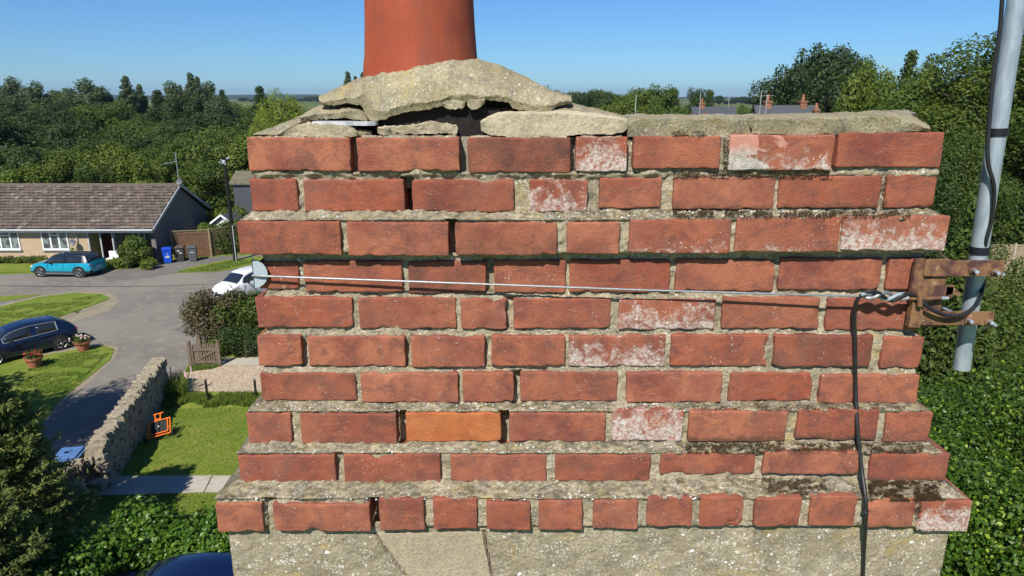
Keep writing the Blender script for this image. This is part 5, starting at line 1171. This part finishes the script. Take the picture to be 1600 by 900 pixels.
def car(label,x,y,head,st,body,roofm,wheels=(-1.30,1.32),wr=.33,greenhouse=False,chrome=False,cat='car',z=0,clad=True):
    t=thing('parked_car',label,cat,(x,y,z),head)
    D3=densify(st,3); K=[]
    def sec(s):
        xx,zb,zbelt,zt,hw,ht=s
        zm=zb+(zbelt-zb)*.55
        half=[(hw*.80,zb),(hw*.97,zb+.05),(hw*1.0,zb+(zbelt-zb)*.3),(hw*1.0,zm),(hw*.975,zb+(zbelt-zb)*.85),(hw*.93,zbelt),(hw*.93+(ht-hw*.93)*.5,zbelt+(zt-zbelt)*.52),(ht+.02,zt-.03 if zt-zbelt>.12 else zt-.01),(ht*.85,zt+.005),(ht*.4,zt+.022)]
        full=[(yy,zz) for yy,zz in half]+[(-yy,zz) for yy,zz in half[::-1]]
        return [(xx,yy,zz) for yy,zz in full]
    R_=[sec(s) for s in D3]; m=len(R_[0]); 
    V=[p for r in R_ for p in r]; n=len(R_)
    def isarch(i,j): return False
    body_f=[];roof_f=[];clad_f=[]
    xi=[s[0] for s in D3]; ws=[s for s in st]
    # windscreen between stations 7..8, rear glass between 2..3, side glass 3..8
    iw0,iw1=7*3-1,8*3; ir0,ir1=2*3,3*3+1
    for i in range(n-1):
        for j in range(m-1):
            f=(i*m+j,i*m+j+1,(i+1)*m+j+1,(i+1)*m+j)
            top=7<=j<=m-1-8
            gh=greenhouse and (5<=j<=m-1-6) and ir0-2<=i<iw1
            if (top and ir1<=i<iw0) or gh: roof_f.append(f)
            elif greenhouse and (j in(0,1,m-2,m-3)) : clad_f.append(f)
            else: body_f.append(f)
        body_f.append((i*m+m-1,i*m,(i+1)*m,(i+1)*m+m-1))
    def mk(name,faces,mat,par=t,off=0,sm=True):
        idx=sorted({a for f in faces for a in f}); mp={a:k for k,a in enumerate(idx)}
        mb=MB(); mb.v=[V[a] for a in idx]; mb.f=[tuple(mp[a] for a in f) for f in faces]; o=mb.build(name,mat,par,smooth=sm); 
        return o
    caps=[tuple(range(m))[::-1],tuple((n-1)*m+k for k in range(m))]
    mk('body',body_f+caps,body); mk('roof',roof_f,roofm)
    if clad_f: mk('lower_cladding',clad_f,M['mesh'])
    def lerp_sec(i,j0,j1,v): a=Vector(R_[i][j0]);b=Vector(R_[i][j1]); return a.lerp(b,v)
    def patch(name,iset,fn0,fn1,mat,push,par=t):
        mb=MB(); q=[]
        for i in iset: q.append((fn0(i)+push(i),fn1(i)+push(i)))
        v=[p for ab in q for p in ab]; mb.v=[tuple(p) for p in v]; mb.f=[(2*k,2*k+1,2*k+3,2*k+2) for k in range(len(q)-1)]
        o=mb.build(name,mat,par,smooth=True); md=o.modifiers.new('thick','SOLIDIFY'); md.thickness=.006; md.offset=0; return o
    for sgn in (1,-1):
        def P3(i,v,sgn=sgn):
            a=Vector(R_[i][5]);b=Vector(R_[i][6]);c=Vector(R_[i][7]); p=a.lerp(b,v*2) if v<.5 else b.lerp(c,v*2-1); return Vector((p.x,p.y*sgn,p.z))
        s0,s1=ir1,iw0+1; mid=(s0+s1)//2+0
        for (a,b,lo0,lo1) in ((s0,mid,.5,.06),(mid,s1+1,.06,.06)):
            iset=list(range(a,b+ (0 if a==s0 else 1)))
            if a!=s0: iset=iset[0:]
            iset=[k for k in iset if 0<=k<n]
            hi={k:(.86 if R_[k][7][2]-R_[k][5][2]>.25 else .6) for k in iset}
            patch('window',iset,lambda i:P3(i,.08),lambda i:P3(i,hi[i]),M['glass'],lambda i,sgn=sgn:Vector((0,.008*sgn,.003)))
        if chrome:
            mb=MB(); ks=[k for k in range(s0,s1+2)]; mb.tube([P3(k,.90)+Vector((0,.012*sgn,0)) for k in ks]+[P3(ks[-1],.03)+Vector((0,.012*sgn,0))]+[P3(k,.03)+Vector((0,.014*sgn,0)) for k in ks[::-1]]+[P3(s0,.90)+Vector((0,.012*sgn,0))],.012,6); mb.build('chrome_trim',M['galv'],t)
        # pillars, mirror, handles, sill cladding
        k=iw0-2; p=P3(k+2,.02); mb=MB(); mb.lathe([(.01,-.09),(.07,-.06),(.09,0),(.07,.06),(.01,.09)],10,Matrix.Translation(p+Vector((.0,.14*sgn,.05)))@Matrix.Rotation(R(90),4,'X')@Matrix.Scale(.7,4,(1,0,0))); mb.bar(p,p+Vector((0,.14*sgn,.03)),.03); mb.build('wing_mirror',M['bpaint'],t,smooth=True)
        for xh in (-.75,.15):
            zz=st[5][2]-.12; hw=st[5][4]; mb=MB(); mb.box(xh-.09,xh+.09,hw*.985 if sgn>0 else -hw*.985-.03,hw*.985+.03 if sgn>0 else -hw*.985,zz,zz+.03); mb.build('door_handle',body,t,bevel=.006)
            mb=MB(); xg=xh+.55 if xh<0 else xh-.2; 
        for xg in (-.28,.78,-1.05):
            mb=MB(); hw=st[5][4]; mb.box(xg-.004,xg+.004,(hw-.03)*sgn-.02 if sgn<0 else hw-.03,(hw+.002)*sgn if sgn<0 else hw+.002,.32,st[5][2]-.06) if sgn>0 else mb.box(xg-.004,xg+.004,-hw-.002,-hw+.03,.32,st[5][2]-.06); mb.build('door_seam',M['soot_and_shade'],t)
        if clad:
            hw=st[5][4]; mb=MB(); y0,y1=sorted((sgn*(hw-.08),sgn*(hw+.012))); mb.box(wheels[0]+.3,wheels[1]-.3,y0,y1,st[5][1],st[5][1]+.15); mb.build('side_sill',M['greybin'],t,bevel=.02)
        for wx in wheels:
            hw=np.interp(wx,[s[0] for s in st],[s[4] for s in st])
            # arch
            mb=MB(); Mw=Matrix.Translation((wx,sgn*(hw-.055),wr+.01))@Matrix.Rotation(R(90),4,'X'); mb.lathe([(wr+.08,-.07),(wr+.08,.07)],28,Mw); mb.build('wheel_arch',M['mesh'],t,smooth=True)
            wq=MB(); Mw=Matrix.Translation((wx,sgn*(hw-.06),wr))@Matrix.Rotation(R(-90*sgn),4,'X'); wq.lathe([(.1,-.1),(wr-.03,-.1),(wr,-.06),(wr,.075),(wr-.03,.10),(wr*.68,.10),(wr*.66,.07),(.1,.06)],28,Mw); w1=wq.build('wheel',M['rubber'],t,smooth=True)
            rq=MB(); rq.lathe([(wr*.60,.085),(wr*.66,.104),(wr*.69,.098)],28,Mw,cap=False); rq.lathe([(.01,.095),(.05,.10),(.06,.09)],12,Mw)
            for k in range(5):
                a=k*2*math.pi/5; c,s=math.cos(a),math.sin(a); rq.bar(Mw@Vector((c*.03,s*.03,.09)),Mw@Vector((c*wr*.64,s*wr*.64,.095)),.06,.02)
            rq.build('rim',M['alloy'],w1)
    # windscreen / rear glass over the full width of the top strip
    for nm,(a,b) in (('windscreen',(iw0,iw1)),('rear_window',(ir0,ir1))):
        mb=MB(); ks=list(range(a,b+1)); sg=1 if nm=='windscreen' else -1; q=[]
        for k in ks:
            row_=[Vector(R_[k][j]) for j in (7,8,9,10,11,12)]; q.append([Vector((p.x,p.y*(.97 if jj in(0,5) else 1),p.z))+Vector((.006*sg,0,.008)) for jj,p in enumerate(row_)])
        for r_ in q: mb.v+=[tuple(p) for p in r_]
        mb.f=[(k*6+j,k*6+j+1,(k+1)*6+j+1,(k+1)*6+j) for k in range(len(q)-1) for j in range(5)]; o=mb.build(nm,M['glass'],t,smooth=True); md=o.modifiers.new('thick','SOLIDIFY'); md.thickness=.006; md.offset=0
    for sgn in (1,-1):
        xe=st[-3][0]; mb=MB(); hw=st[-3][4]; z_=st[-3][2]-.08; mb.lathe([(.01,-.1),(.10,-.07),(.12,0),(.10,.05),(.01,.07)],12,Matrix.Translation((xe-.0,sgn*(hw-.14),z_))@Matrix.Rotation(R(90),4,'Y')@Matrix.Scale(1.6,4,(0,1,0))@Matrix.Scale(.8,4,(1,0,0))); mb.build('headlight',M['head'],t,smooth=True)
        xe=st[1][0]; hw=st[1][4]; mb=MB(); mb.box(xe-.05,xe+.06,*sorted((sgn*(hw-.20),sgn*(hw+.008))),.84,.91); mb.build('tail_light',M['tail'],t,bevel=.02)
    mb=MB(); mb.box(st[-1][0]-.03,st[-1][0]+.02,-.4,.4,.40,.56); mb.build('grille',M['mesh'],t,bevel=.01)
    mb=MB(); mb.box(st[0][0]-.012,st[0][0]+.03,-.26,.26,.56,.67); mb.build('number_plate',M['petal_pink'] if False else M['print'],t)
    return t
# turquoise crossover parked in front of the bungalow, nose to the left
cx,cy=G(107,433); car('turquoise crossover with a black roof parked in front of the bungalow',cx-.35,cy+.7,R(180-3),ST_CROSS,M['teal'],M['bpaint'],greenhouse=True,wr=.36).scale=(.87,.87,.83)
cx,cy=G(58,557); car('dark navy hatchback with chrome window trim parked at the left edge',cx-.75,cy+.35,math.atan2(-3.2,-2.6),ST_HATCH,M['navy'],M['navy'],chrome=True,wr=.32,wheels=(-1.32,1.30),clad=False).scale=(.86,.86,.86)
cx,cy=G(380,455); car('small white car parked beyond the smoke bush, nose toward the camera',at(383,34.5,.7),34.6,math.atan2(-.9,-.50),ST_MINI,M['wpaint'],M['wpaint'],wheels=(-1.15,1.18),wr=.29,clad=False).scale=(.88,.88,.9)
car('deep blue car roof just showing at the bottom left of the chimney',-6.15,10.95,R(180),ST_HATCH,M['bluepaint'],M['bluepaint'],z=0.0,clad=False)
for o in [q for q in S.collection.objects if q.get('label')=='x']:
    for c in list(o.children): bpy.data.objects.remove(c)
    bpy.data.objects.remove(o)
# haze: thin summer air over the whole village
hz=NT('summer_haze'); hz.t.nodes.remove(hz.b); v=hz.t.nodes.new('ShaderNodeVolumePrincipled'); v.inputs['Color'].default_value=(.55,.78,1,1); v.inputs['Density'].default_value=.00010; v.inputs['Anisotropy'].default_value=.2
hz.t.links.new(v.outputs[0],hz.t.nodes['Material Output'].inputs['Volume'])
mb=MB(); mb.box(-9500,9500,-400,9500,-1.0,90); o=mb.build('haze',hz.m); o['kind']='stuff'; tag(o,'thin blue summer haze over the whole village','haze')
